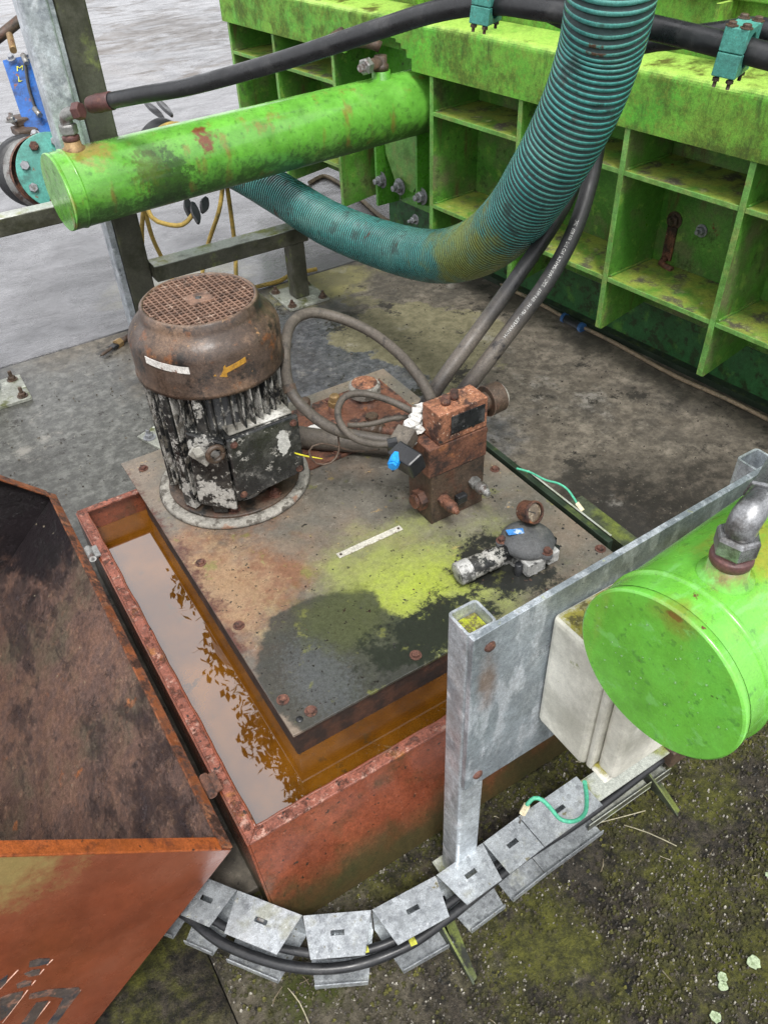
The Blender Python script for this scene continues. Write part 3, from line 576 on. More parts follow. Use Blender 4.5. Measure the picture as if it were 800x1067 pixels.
# cast cheek left of the box with broken bracket
p = MB(); p.prism([(.345, 1.43, .30), (bx0-.006, by+.012, .275), (bx0-.006, by+.012, .470), (.352, 1.43, .50)], (.02, .05, 0)); p.build('cast_cheek', M['motor_black'], mo, bev=.004)
p = MB(); p.box((.365, 1.405, .445), (.05, .012, .018), (Vector((.6, -.35, -.7)).normalized(), Vector((.5, .86, 0)), Vector((.6, -.3, .7)).normalized())); p.box((.362, 1.40, .462), (.02, .03, .008)); p.build('broken_bracket', M['box_top'], mo, bev=.002)
p = MB(); p.tube([(.395+.018*math.cos(a), 1.385, .452+.018*math.sin(a)) for a in [k*math.pi/5 for k in range(11)]], .006, 10); p.build('lifting_eye', M['rust_dark'], mo)
# cowl
CR = .162
cz = .580
p = MB(); p.lathe((MX, MY, 0), (0, 0, 1), [(CR-.004, cz), (CR+.002, cz), (CR+.002, cz+.008), (CR, cz+.012), (CR, cz+.082), (CR-.005, cz+.098), (CR-.016, cz+.112), (CR-.030, cz+.124), (.129, cz+.132), (.126, cz+.147), (.121, cz+.151), (.117, cz+.149), (.116, cz+.139)], 72)
p.lathe((MX, MY, 0), (0, 0, 1), [(CR-.005, cz), (CR-.005, cz+.08), (CR-.04, cz+.118), (.116, cz+.139)], 72)
for v in p.bm.verts:
    k_n = mnoise.noise(v.co*9)*.0022+mnoise.noise(v.co*26)*.0010; v.co += Vector((v.co.x-MX, v.co.y-MY, 0)).normalized()*k_n
cw = p.build('fan_cowl', M['cowl'], mo)
p = MB(); zt = cz+.147; rg_ = .1165
u_ = Vector((math.cos(R_(2)), math.sin(R_(2)), 0)); v_ = Vector((-u_.y, u_.x, 0)); pitch = .0125
for k in range(-9, 10):
    o_ = k*pitch; hl = math.sqrt(max(rg_**2-o_**2, 0))
    if hl > .01:
        p.box(Vector((MX, MY, zt))+v_*o_, (2*hl, .0036, .003), (u_, v_, Vector((0, 0, 1))))
        p.box(Vector((MX, MY, zt+.0006))+u_*o_, (2*hl, .0034, .003), (v_, -u_, Vector((0, 0, 1))))
p.box((MX, MY, zt+.0012), (.056, .050, .004), (u_, v_, Vector((0, 0, 1))))
p.build('fan_grille', M['grille'], cw)
p = MB(); p.lathe((MX, MY, zt+.003), (0, 0, 1), [(0, 0), (.007, 0), (.007, .0008), (0, .0008)], 16); p.build('centre_hole', M['rubber'], cw)
p = MB(); p.lathe((MX, MY, cz+.09), (0, 0, 1), [(0, .03), (.03, .03), (.03, 0)], 24)
for k in range(7):
    a = k*2*math.pi/7; d = Vector((math.cos(a), math.sin(a), 0)); p.box(Vector((MX, MY, cz+.10))+d*.06, (.09, .003, .03), (d, Vector((-d.y, d.x, 0)), Vector((0, 0, 1))))
p.lathe((MX, MY, cz+.06), (0, 0, 1), [(0, 0), (.14, 0)], 24)
p.build('fan', M['rust_dark'], cw)
def wrap(name, mat, poly, parent, r=CR+.0012):     # a flat shape (angle deg, z) wrapped round the cowl
    p = MB(); n = len(poly)
    vs = [(MX+math.cos(R_(a))*r, MY+math.sin(R_(a))*r, z) for a, z in poly]
    vi = [(MX+math.cos(R_(a))*(r-.001), MY+math.sin(R_(a))*(r-.001), z) for a, z in poly]
    A = [p.bm.verts.new(v) for v in vs]; B = [p.bm.verts.new(v) for v in vi]
    m_ = n//2
    for i in range(m_-1): p._f([A[i], A[i+1], A[n-2-i], A[n-1-i]])
    for i in range(n): p._f([A[i], A[(i+1) % n], B[(i+1) % n], B[i]])
    return p.build(name, mat, parent)
def band(a0, a1, z0, z1, h, k=8):      # list: upper edge then lower edge reversed
    up = [(a0+(a1-a0)*i/k, z0+(z1-z0)*i/k+h/2) for i in range(k+1)]
    lo = [(a0+(a1-a0)*i/k, z0+(z1-z0)*i/k-h/2) for i in range(k+1)]
    return up+list(reversed(lo))
tag(wrap('rating_label', M['label'], band(200, 236, cz+.080, cz+.070, .016), cw), label='torn pale label strip round the cowl')
sh = band(262, 278, cz+.060, cz+.070, .012, 6)
tag(wrap('direction_arrow', M['ochre'], sh, cw), label='yellow rotation arrow pointing left')
p = MB(); q = [(252, cz+.053), (262, cz+.073), (262, cz+.044)]
A = [p.bm.verts.new((MX+math.cos(R_(a))*(CR+.0012), MY+math.sin(R_(a))*(CR+.0012), z)) for a, z in q]; p._f(A)
p.build('arrow_head', M['ochre'], cw)

p = MB(); p.bb(.64, 1.02, 1.47, 1.73, TT+.0005, TT+.009); ac = p.build('access_plate', M['rust'], bpy.data.objects['oil_tank'], bev=.0015)
for x, y in ((.66, 1.71), (.84, 1.71), (1.0, 1.71), (1.0, 1.59), (1.0, 1.49), (.74, 1.49), (.87, 1.49)):
    b = MB(); b.hexbolt((x, y, TT+.009), (0, 0, 1), .009, .007); b.build('bolt', M['bolt_rust'], ac)
# suction pipe, filler cap, fittings on the rear of the tank
p = MB(); p.tube([onz(290, 452, .268), onz(335, 458, .268), onz(380, 462, .268), onz(425, 468, .272)], [.029, .028, .025, .018], 20)
tag(p.build('suction_pipe', M['hose_old']), 'thick dusty brown pipe lying between the motor and valve block', 'pipe')
c = onz(380, 408, .27)
fc = empty('filler_cap', (c.x, c.y, TT), 'round rust-flaked white filler cap at the back of the tank top', 'filler cap')
p = MB(); p.lathe((c.x, c.y, TT), (0, 0, 1), [(.050, 0), (.050, .012), (.036, .015), (.036, .03)], 32); p.build('collar', M['rust'], fc)
p = MB(); p.lathe((c.x, c.y, TT), (0, 0, 1), [(.036, .028), (.044, .030), (.045, .058), (.041, .064), (0, .066)], 18, False); p.build('cap', M['crust'], fc, bev=.002)
p = MB(); p.lathe((c.x, c.y, TT+.066), (0, 0, 1), [(.036, 0), (.030, .003), (0, .004)], 24); p.build('rust_crust', M['rust_block'], fc)
c = onz(349, 420, .27)
bf = empty('brass_valve', (c.x, c.y, TT), 'small brass screw fitting beside the filler cap', 'fitting')
p = MB(); p.lathe((c.x, c.y, TT), (0, 0, 1), [(.020, 0), (.020, .03), (.0, .03)], 24); p.build('base', M['rust'], bf)
p = MB(); p.lathe((c.x, c.y, TT), (0, 0, 1), [(.020, .03), (.020, .045), (0, .045)], 6, False); p.lathe((c.x, c.y, TT), (0, 0, 1), [(.014, .045), (.014, .06), (.010, .063), (0, .063)], 20); p.build('nut', M['brass'], bf, bev=.001)
c = onz(318, 420, .27)
bf = empty('breather_plug', (c.x, c.y, TT), 'dull breather plug next to the motor terminal box', 'fitting')
p = MB(); p.lathe((c.x, c.y, TT), (0, 0, 1), [(.024, 0), (.024, .012), (.015, .013), (.015, .045), (.012, .05), (0, .05)], 20); p.build('plug', M['rust_dark'], bf)
p = MB(); p.lathe((c.x, c.y, TT+.02), (0, 0, 1), [(.019, 0), (.019, .010), (0, .010)], 6, False); p.build('hex_collar', M['steel_dull'], bf)
c = onz(330, 452, TT)
bf = MB(); bf.lathe((c.x, c.y, TT), (0, 0, 1), [(.034, 0), (.034, .008), (.030, .011), (0, .012)], 32); tag(bf.build('cover_disc', M['chalk']), 'flat white crusted disc under the brown pipe on the tank', 'cover disc')

rr_ = empty('rusty_pipe_run', (.75, 1.38, TT), 'short rusty pipe with a tee lying between brass fitting and valve block', 'pipe')
p = MB(); p.tube([onz(345, 442, .262), onz(385, 447, .262), onz(420, 452, .262), onz(440, 456, .262)], .013, 16); p.build('pipe_body', M['rust'], rr_)
p = MB(); q = onz(388, 447, .262); d = (onz(420, 452, .262)-onz(385, 447, .262)).normalized(); p.lathe(q-d*.03, d, [(0, 0), (.018, 0), (.019, .008), (.016, .012), (.016, .048), (.019, .052), (.018, .06), (0, .06)], 18); p.cyl(q, q+Vector((0, 0, 1))*.034, .015, seg=16); p.lathe(q+Vector((0, 0, 1))*.034, Vector((0, 0, 1)), [(0, 0), (.018, 0), (.018, .010), (0, .010)], 6, False); p.build('tee', M['rust_dark'], rr_)
# ================================================================== VALVE BLOCK
vb = empty('valve_block', (.86, 1.17, TT), 'stack of rusty hydraulic valve blocks bolted to the tank top', 'valve block')
FY = 1.128
p = MB(); p.bb(.788, .936, FY, 1.222, TT+.0005, .374); lo_ = p.build('lower_block', M['rust_dark'], vb, bev=.002)
p = MB(); p.bb(.779, .937, FY-.003, 1.222, .3765, .454); p.build('middle_block', M['rust'], vb, bev=.002)
p = MB(); p.bb(.785, .94, FY+.001, 1.218, .3742, .3762); p.build('gasket', M['brass'], vb)
p = MB(); p.bb(.806, .935, FY-.002, 1.190, .4565, .533); tb_ = p.build('top_block', M['rust_block'], vb, bev=.002)
p = MB(); p.bb(.836, .926, FY-.0045, FY-.003, .474, .520); tag(p.build('nameplate', weathered('worn_nameplate', (.018, .02, .022), [dict(c=(.45, .47, .48), s=160, lo=.66, hi=.70), dict(c=(.10, .10, .1), s=30, lo=.5, hi=.7)], rough=.35, metal=.3), tb_, bev=.0005), label='worn black speckled nameplate')
for x, y in ((.845, 1.158), (.872, 1.165)):
    b = MB(); b.lathe((x, y, .533), (0, 0, 1), [(0, 0), (.011, 0), (.011, .009), (.009, .010), (.009, .019), (.006, .021), (0, .021)], 14); b.build('cap_screw', M['bolt_rust'], tb_)
# knob at the right, axis +X
p = MB(); p.cyl((.935, 1.160, .495), (.958, 1.160, .495), .022); p.cyl((.956, 1.160, .495), (.994, 1.160, .495), .036, .034, 28); p.build('knob', M['rust_dark'], tb_, bev=.002)
p = MB(); p.cyl((.993, 1.160, .495), (1.002, 1.160, .495), .030, .026, 28); p.build('knob_cap', M['crust'], tb_)
p = MB(); p.cyl((.937, 1.17, .42), (.957, 1.17, .42), .024, seg=6, smooth=False); p.build('side_plug', M['rust'], vb)
for x, z, mt in ((.818, .300, 'rust'), (.905, .312, 'steel_dull')):     # two front fittings
    base = Vector((x, FY, z)); ax = Vector((0, -1, 0))
    p = MB(); p.lathe(base, ax, [(0, 0), (.015, 0), (.015, .016), (0, .016)], 6, False); p.lathe(base, ax, [(.011, .016), (.011, .024), (.0145, .025), (.0145, .040), (.010, .042), (.010, .052), (.006, .054), (.006, .060), (0, .06)], 18)
    q = p.build('port_fitting', M[mt], vb, bev=.001)
p = MB(); p.box((.865, FY-.009, .285), (.028, .018, .022)); p.build('small_plug', M['rubber'], vb, bev=.004)
p = MB(); p.cyl((.788, 1.165, .29), (.770, 1.165, .29), .026, seg=6, smooth=False); p.cyl((.772, 1.165, .29), (.762, 1.165, .29), .017, seg=16); p.build('side_port_plug', M['rust'], vb, bev=.001)
# lumps of white sealant tape at the back-left
p = MB()
for (px, py, r) in ((438, 423, .009), (436, 429, .012), (433, 436, .014), (428, 442, .013), (434, 447, .012), (426, 452, .010), (430, 459, .009), (437, 437, .012)):
    c = at(px, py, 1.74); v0 = len(p.bm.verts); p.lathe(c-Vector((0, 0, r)), (0, 0, 1), [(0, 0), (r*.6, r*.25), (r, r*.8), (r*.95, r*1.3), (r*.6, r*1.8), (0, 2*r)], 11, False, random.random())
    p.bm.verts.ensure_lookup_table()
    for v in p.bm.verts[v0:]: v.co += Vector((mnoise.noise(v.co*90), mnoise.noise(v.co*90+Vector((7, 0, 0))), mnoise.noise(v.co*90+Vector((0, 9, 0)))))*.011
p.build('sealing_tape', M['chalk'], vb)
# solenoid with connector and blue plug
sx = Vector((-.84, -.42, -.34)).normalized(); sy = Vector((.45, -.89, 0)).normalized(); sy = (sy-sx*sy.dot(sx)).normalized(); sz = sx.cross(sy)
if sz.z < 0: sz = -sz
c1 = at(419, 460, 1.72); c2 = at(424, 479, 1.66)
p = MB(); p.box(c1, (.06, .045, .036), (sx, sy, sz)); so_ = p.build('solenoid', M['hose_old'], vb, bev=.003)
p = MB(); p.box(c2, (.040, .062, .048), (Vector((-.9, -.1, -.35)).normalized(), Vector((.25, -.95, -.1)).normalized(), Vector((-.3, -.1, .9)).normalized())); p.build('connector', M['rubber'], so_, bev=.004)
c = at(410, 483, 1.64); ax = Vector((-.6, -.5, -.1)).normalized()
p = MB(); p.cyl(c+ax*.004, c-ax*.024, .0125, seg=10, smooth=False); p.cyl(c+ax*.010, c+ax*.004, .010, seg=6, smooth=False); tag(p.build('blue_plug', M['blueplug'], so_, bev=.001), label='bright blue plastic cable gland')

# ================================================================== RETURN FILTER
c = onz(549, 566, .27)
fx, fy = c.x, c.y
rf = empty('return_filter', (fx, fy, TT), 'grey capped return filter with blue sticker on the tank top', 'filter')
p = MB(); p.lathe((fx, fy, TT), (0, 0, 1), [(.048, 0.0), (.050, .012), (.046, .018), (.045, .035), (.050, .040), (0, .040)], 32)
for k in range(5):
    a = k*2*math.pi/5+.5; d = Vector((math.cos(a), math.sin(a), 0)); p.box(Vector((fx, fy, TT+.013))+d*.052, (.026, .020, .024), (d, Vector((-d.y, d.x, 0)), Vector((0, 0, 1))))
p.box((fx-.02, fy-.045, TT+.02), (.05, .03, .036)); p.box((fx+.03, fy-.04, TT+.02), (.03, .035, .032))
p.build('housing', M['filter_alu'], rf, bev=.004)
p = MB(); p.lathe((fx, fy, TT+.040), (0, 0, 1), [(.058, 0), (.060, .004), (.059, .010), (.050, .020), (.032, .027), (0, .029)], 40)
for k in range(3):
    a = R_((155, 275, 40)[k]); d = Vector((math.cos(a), math.sin(a), 0)); p.lathe(Vector((fx, fy, TT+.040))+d*.058, (0, 0, 1), [(.013, 0), (.013, .012), (0, .012)], 16)
ld = p.build('filter_lid', M['filter_grey'], rf)
for k in range(3):
    a = R_((155, 275, 40)[k]); d = Vector((math.cos(a), math.sin(a), 0)); b = MB(); b.hexbolt(Vector((fx, fy, TT+.052))+d*.058, (0, 0, 1), .0085, .009); b.build('lid_bolt', M['bolt_rust'], ld)
for a in (215, 320, 345):
    a = R_(a); b = MB(); b.lathe((fx+math.cos(a)*.063, fy+math.sin(a)*.063, TT+.0), (0, 0, 1), [(.009, 0), (.009, .03), (.005, .031), (0, .031)], 14); b.build('stud', M['rubber'], rf)
s1 = Vector((.85, -.52, 0)); s1.normalize()
lc = onz(537, 555, TT+.067)
p = MB(); p.box((lc.x, lc.y, TT+.0700), (.040, .017, .001), (Vector((.95, -.30, -.12)).normalized(), Vector((.3, .95, 0)).normalized(), Vector((.12, 0, 1)).normalized())); p.build('sticker', M['bluelabel'], ld)
# gauge: rusted case facing the camera side
gc = onz(551, 533, TT+.095); ga = Vector((.10, -.86, .42)).normalized()
pg = empty('pressure_gauge', gc, 'rusty round pressure gauge screwed on the return filter lid', 'gauge')
p = MB(); p.lathe(gc-ga*.018, ga, [(0, 0), (.022, 0), (.024, .004), (.024, .030), (.026, .031), (.026, .038), (.0215, .039), (.0215, .034)], 32); p.build('gauge_case', M['rust'], pg, bev=.001)
p = MB(); p.lathe(gc+ga*.014, ga, [(0, 0), (.0215, 0)], 28); gf = p.build('dial', M['gauge_face'], pg)
p = MB(); ux = ga.cross(Vector((0, 0, 1))).normalized(); uy = ux.cross(ga)
p.box(gc+ga*.0150+ux*.004+uy*.002, (.020, .0015, .001), ((ux*.8+uy*.6).normalized(), (uy*.8-ux*.6).normalized(), ga)); p.build('needle', M['rubber'], gf)
p = MB(); p.cyl(gc-Vector((0, 0, .024)), gc-Vector((0, 0, .05)), .009, seg=6, smooth=False); p.build('stem', M['rust'], pg)
# black can lying at its left, with flaked white end
a1 = onz(530, 574, .270); a2 = onz(476, 599, .262)
cn = empty('breather_can', (a1+a2)/2-Vector((0, 0, .03)), 'black cylindrical canister with flaking white end lying against the grey filter', 'canister')
dd = (a2-a1); L = dd.length
p = MB(); p.lathe(a1, dd, [(0, 0), (.018, 0), (.018, L*.2), (.024, L*.22), (.025, L*.45), (.022, L*.47), (.022, L*.50), (.024, L*.52), (.025, L*.97), (.022, L), (0, L)], 28); p.build('can', M['motor_black'], cn)
p = MB(); p.lathe(a1, dd, [(.026, L*.76), (.0262, L*.98), (.020, L*1.006), (0, L*1.01)], 28); p.build('flaked_end', M['filter_alu'], cn)

# ================================================================== HOSES ROUND THE TANK
def hose(name, pts, r, mat, label, cat='hose', group=None, **k):
    p = MB(); p.tube(pts, r, k.get('seg', 16), .012); return tag(p.build(name, M[mat]), label, cat, group), None
D_ = lambda L: [at(*q) for q in L]
lh = empty('hydraulic_hose', at(450, 420, 1.75), 'grey-brown hose making a tall loop beside the motor', 'hose')
p = MB(); p.tube(D_([(450, 418, 1.80), (438, 395, 1.82), (415, 368, 1.86), (385, 345, 1.90), (350, 330, 1.90), (322, 326, 1.88), (303, 338, 1.84), (297, 368, 1.80), (302, 405, 1.77), (322, 430, 1.76), (350, 448, 1.75), (385, 456, 1.76), (415, 460, 1.76)]), .0125, 16, .012); p.build('hose_body', M['hose_old'], lh)
p = MB(); q = at(301, 401, 1.77); q2 = at(303, 409, 1.77); p.cyl(q, q2, .0145, seg=18); p.build('clip', M['rust_dark'], lh)
p = MB(); p.tube(D_([(432, 430, 1.77), (405, 417, 1.78), (378, 410, 1.78), (360, 413, 1.77), (352, 426, 1.75), (355, 442, 1.73), (370, 457, 1.71), (392, 463, 1.70), (410, 462, 1.70)]), .0078, 12, .01)
sl = empty('thin_hose', at(410, 462, 1.70), 'thin brown hose in a small loop entering the solenoid', 'hose')
p.build('hose_body', M['hose_old'], sl)
p = MB(); p.cyl(at(404, 463, 1.70), at(414, 461, 1.70), .013, seg=8, smooth=False); p.build('cable_gland', M['rubber'], sl)
hose('thin_pipe', D_([(436, 434, 1.80), (410, 436, 1.80), (385, 442, 1.79), (362, 443, 1.79)]), .006, 'hose_old', 'thin straight pipe running under the looped hoses', 'pipe')
hose('wire_coil', D_([(352, 452, 1.79), (353, 470, 1.77), (345, 482, 1.76), (330, 483, 1.77), (322, 470, 1.79), (335, 462, 1.80), (370, 470, 1.77), (395, 468, 1.74)]), .0022, 'rust_dark', 'loose dark wire curled on the tank next to the motor', 'wire')
yw = MB(); yw.tube(D_([(307, 472, 1.80), (318, 475, 1.79), (336, 478, 1.78)]), [.002, .002, .0008], 8); tag(yw.build('cable_tie', weathered('yellow_tie', (.6, .55, .03), [], rough=.5)), 'small yellow cable tie at the foot of the motor', 'cable tie')
# pair of black pressure hoses rising behind the ribbed hose
pa = [(432, 445, 1.88), (446, 418, 1.86), (466, 388, 1.84), (500, 342, 1.84), (536, 292, 1.87), (572, 240, 1.90), (596, 196, 1.92), (612, 140, 1.88), (628, 60, 1.75), (640, -30, 1.62)]
pb = [(462, 440, 1.90), (480, 412, 1.87), (503, 382, 1.84), (535, 340, 1.83), (570, 293, 1.82), (597, 243, 1.84), (613, 195, 1.85), (622, 150, 1.82), (632, 70, 1.70), (646, -30, 1.56)]
h1 = empty('pressure_hose', at(448, 415, 1.70), 'left of two black hoses climbing from the valve block, plain and grey with dust', 'hose', 'pressure hoses behind the ribbed hose')
p = MB(); p.tube(D_(pa), .0180, 18, .012)
mm = weathered('dusty_black_hose', (.018, .018, .019), [dict(c=(.10, .085, .07), s=8, lo=.1, hi=.9, at=tuple(at(490, 360, 1.77)), rad=.27, amp=1.6, d=10), dict(c=(.01, .01, .012), s=30, lo=.56, hi=.7)], rough=.5, bump=.25, bs=150)
p.build('hose_body', mm, h1)
h2 = empty('pressure_hose', at(480, 412, 1.70), 'right of two black hoses climbing from the valve block, with white lettering', 'hose', 'pressure hoses behind the ribbed hose')
p = MB(); p.tube(D_(pb), .0190, 18, .012); path = p.path[:]; TT_ = p.T[:]
p.build('hose_body', mm, h2)

# lettering wrapped along a path
def lettering(txt, path, T, s0, size, rad, toward, mat, parent, gap=1.0):
    cu = bpy.data.curves.new('lettering', 'FONT'); cu.body = txt; cu.size = size; cu.extrude = .0002; cu.align_x = 'LEFT'; cu.align_y = 'CENTER'; cu.space_character = gap
    o = bpy.data.objects.new('lettering_source', cu); COL.objects.link(o); bpy.context.view_layer.update()
    me = bpy.data.meshes.new_from_object(o.evaluated_get(bpy.context.evaluated_depsgraph_get())); bpy.data.objects.remove(o)
    d = [0]
    for a, b in zip(path, path[1:]): d.append(d[-1]+(b-a).length)
    for v in me.vertices:
        s = min(max(s0+v.co.x, 0), d[-1]-1e-4); k = 0
        while k < len(d)-2 and d[k+1] < s: k += 1
        f = (s-d[k])/(d[k+1]-d[k]); c = path[k].lerp(path[k+1], f); tt = T[k].lerp(T[k+1], f).normalized()
        n = (toward-c); n = (n-tt*n.dot(tt)).normalized(); sd_ = n.cross(tt); a = v.co.y/rad
        v.co = c + n*math.cos(a)*(rad+.0004+v.co.z) + sd_*math.sin(a)*(rad+.0004)
    me.materials.append(mat); o = bpy.data.objects.new('lettering', me); COL.objects.link(o); o.parent = parent; o.matrix_parent_inverse = parent.matrix_world.inverted(); return o
lettering('HANSAFLEX  HD 210  EN 857  2SC  HANSAFLEX  HD 210  EN 857  2SC', path, TT_, .24, .0105, .0190, CAMP+Vector((-.35, 0, 0)), M['print'], h2)

# ================================================================== CORRUGATED HOSE
ch = empty('corrugated_hose', at(300, 205, 2.1), 'thick teal corrugated suction hose curving up through the middle', 'hose')
cpts = [(215, 160, 3.18), (255, 180, 3.12), (297, 205, 3.02), (345, 234, 2.85), (405, 257, 2.62), (455, 267, 2.40), (498, 257, 2.14), (535, 227, 1.91), (567, 181, 1.72), (592, 137, 1.61), (611, 95, 1.53), (627, 45, 1.45), (636, 0, 1.38), (646, -60, 1.32), (655, -130, 1.28)]
p = MB(); p.tube(D_(cpts), .0785, 48, .01, ridge=(.0128, .0055)); p.build('hose_wall', [M['corr'], M['corr_dark']], ch)

# ================================================================== TOP HOSE + CLAMPS
th_pts = [(103, 107, 2.31), (150, 98, 2.23), (200, 89, 2.14), (300, 61, 1.98), (400, 28, 1.84), (460, 10, 1.74), (515, 3, 1.67), (560, 8, 1.62), (640, 20, 1.57), (700, 33, 1.52), (760, 48, 1.47), (830, 66, 1.42)]
th_ = empty('overhead_hose', at(103, 107, 2.31), 'long black hose from the far cylinder elbow across the top of the picture', 'hose')
p = MB(); p.tube(D_(th_pts), .0222, 20, .012); pth, pT = p.path[:], p.T[:]; p.build('hose_body', M['rubber'], th_)
p = MB(); q = [at(94, 109.0, 2.325), at(116, 104.5, 2.285)]; p.lathe(q[0], q[1]-q[0], [(.022, 0), (.024, .01), (.0245, .03), (.026, .035), (.0245, .05), (.025, (q[1]-q[0]).length), (.0222, (q[1]-q[0]).length+.002)], 24); p.build('ferrule', M['maroon'], th_)
hose('overhead_hose', D_([(470, -8, 1.72), (540, -2, 1.72), (640, 42, 1.70), (690, 41, 1.65), (740, 35, 1.60), (790, 30, 1.52), (840, 45, 1.46)]), .021, 'rubber', 'second black hose running behind the first into the teal clamp at top right', 'hose')
def clamp(px, py, dep, label, s=1):
    c = at(px, py, dep); ax = (at(px+30, py+6, dep-.02)-c).normalized()
    up = (Vector((0, 0, 1))-ax*ax.z).normalized(); sd2 = ax.cross(up)
    e = empty('hose_clamp', c, label, 'hose clamp', 'teal clamps on the overhead hoses')
    for k, nm in ((1, 'upper_half'), (-1, 'lower_half')):
        p = MB(); pts = []
        for a in range(0, 181, 20): pts.append(c + sd2*math.cos(R_(a))*.021*s + up*k*(math.sin(R_(a))*.021*s+.0005))
        pts += [c - sd2*.034*s+up*k*.0005, c - sd2*.034*s + up*k*.030*s, c + sd2*.034*s + up*k*.030*s, c+sd2*.034*s+up*k*.0005]
        p.prism([q-ax*.022 for q in pts], ax*.044); p.build(nm, M['teal'], e, bev=.002)
    for i in (-1, 1):
        for j in (-1, 1):
            b = MB(); q = c + sd2*.027*s*i + ax*.013*j; b.cyl(q-up*.044*s, q+up*.031*s, .0035, seg=10); b.hexbolt(q+up*.030*s, up, .008, .006); b.hexbolt(q-up*.0365*s, up, .007, .006, False); b.build('clamp_bolt', M['rust_dark'], e)
    return e
clamp(768, 50, 1.465, 'teal two-part clamp gripping black hoses at the right edge', 1.35)
clamp(508, 3, 1.675, 'teal clamp on black hose left of the ribbed hose, cut by the top edge', 1.12)

# ================================================================== HYDRAULIC CYLINDERS
def cyl_tube(name, cap, R, L, mat, label, group):
    e = empty(name, cap, label, 'hydraulic cylinder', group)
    p = MB(); p.lathe(cap, PN, [(R, .012), (R*1.0, .05), (R, L)], 72); p.build('barrel', mat, e)
    p = MB(); k = R/.12; p.lathe(cap, PN, [(R*.99, .045*k), (R+.0028*k, .047*k), (R+.0032*k, .053*k), (R*.995, .057*k)], 72); p.build('weld_seam', mat, e)
    p = MB(); p.lathe(cap, PN, [(0, 0), (R*.985, 0)], 72, False); p.lathe(cap, PN, [(R*.985, .00001), (R*1.006, .0015), (R*1.008, .004), (R*1.008, .004), (R*1.004, .010), (R*.99, .013)], 72); p.build('end_cap', mat, e)
    return e
capL = CAMP+(onz(60, 201, .61)-CAMP)*.94; eL = cyl_tube('hydraulic_cylinder', capL, .112, 1.42, M['tubeL'], 'far green hydraulic cylinder reaching from the press behind the motor, streaked with dark algae', 'green hydraulic cylinders')
k_ = .812; capR = CAMP + (onz(683, 704, .61)-CAMP)*k_
eR = cyl_tube('hydraulic_cylinder', capR, .1035, 1.7, M['tubeR'], 'near bright green hydraulic cylinder cut off by the right edge of the picture', 'green hydraulic cylinders')
Z = Vector((0, 0, 1))
def port(cap, R, n, parent, s, dirv, mats, boss_mat):
    c = cap + PN*n + Z*(R-.006*s)
    p = MB(); p.lathe(c, Z, [(.040*s, 0), (.039*s, .007*s), (.030*s, .013*s), (.028*s, .030*s), (0, .030*s)], 40); p.build('port_boss', boss_mat, parent)
    p = MB(); p.lathe(c, Z, [(.023*s, .030*s), (.029*s, .032*s), (.030*s, .038*s), (.029*s, .046*s), (.024*s, .048*s), (.024*s, .053*s), (0, .053*s)], 36); el = p.build('union_collar', mats[0], parent, bev=.001)
    p = MB(); p.lathe(c, Z, [(0, .052*s), (.029*s, .052*s), (.031*s, .056*s), (.031*s, .078*s), (.028*s, .084*s), (0, .085*s)], 6, False); p.build('union_nut', mats[1], parent, bev=.0015)
    d = Vector(dirv).normalized(); e0 = c+Z*.083*s
    pts = [e0, e0+Z*.012*s, e0+Z*.022*s+d*.004*s, e0+Z*.028*s+d*.014*s, e0+Z*.030*s+d*.028*s, e0+Z*.031*s+d*.045*s]
    p = MB(); p.tube(pts, [.021*s, .021*s, .0215*s, .0215*s, .020*s, .019*s], 24, .003); p.build('elbow', mats[1], parent)
    q = e0+Z*.031*s+d*.042*s
    p = MB(); p.lathe(q, d, [(0, 0), (.027*s, 0), (.029*s, .004*s), (.029*s, .026*s), (.026*s, .03*s), (0, .03*s)], 6, False); p.build('swivel_nut', mats[2], parent, bev=.0015)
    return q+d*.03*s
qL = port(capL, .112, .085, eL, .86, (at(103, 107, 2.30)-at(75, 113, 2.33)), (M['maroon'], M['steel_dull'], M['maroon']), M['brass'])
dR = Vector((.93, .10, .10))
qR = port(capR, .1035, .083, eR, .74, (.97, .20, .06), (M['maroon'], M['steel'], M['steel']), M['tubeR'])
hR = empty('near_hose', qR, 'steel-ended hose leaving the near cylinder elbow at the right edge', 'hose')
d_ = Vector((.95, .38, 0)).normalized()
p = MB(); p.cyl(qR-d_*.004, qR+d_*.06, .019, seg=24); p.build('ferrule', M['steel'], hR)
p = MB(); p.tube([qR+d_*.055, qR+d_*.2, qR+d_*.45+Z*.05, qR+d_*.8+Z*.2], .015, 16); p.build('hose_body', M['rubber'], hR)
# bead of water drips under the far cylinder
p = MB()
for k in range(26):
    n = random.uniform(.03, 1.25); a = R_(random.uniform(258, 275)); q = capL+PN*n+(PT_*math.cos(a)+Z*math.sin(a))*.1125
    r = random.uniform(.0016, .0032); p.lathe(q-Z*r*1.3, Z, [(0, 0), (r*.8, r*.5), (r, r), (r*.7, r*1.8), (0, r*2.2)], 8)
gl = NT('water_drop'); gl.b.inputs['Base Color'].default_value = (.8, .85, .85, 1); gl.b.inputs['Roughness'].default_value = .03; gl.b.inputs['Transmission Weight'].default_value = .9; gl.b.inputs['IOR'].default_value = 1.33
M['drop'] = gl.m
tag(p.build('water_drops', M['drop'], eL), kind='stuff')
p = MB()
for k in range(46):
    a = random.uniform(0, 6.28); rr = .1035*math.sqrt(random.random())*.93; q = capR - PN*.0006 + (PT_*math.cos(a)+Z*math.sin(a))*rr
    r = random.uniform(.0006, .0015); p.lathe(q, -PN, [(r, 0), (r*.8, r*.5), (0, r*.8)], 8)
tag(p.build('water_drops', M['drop'], eR), kind='stuff')

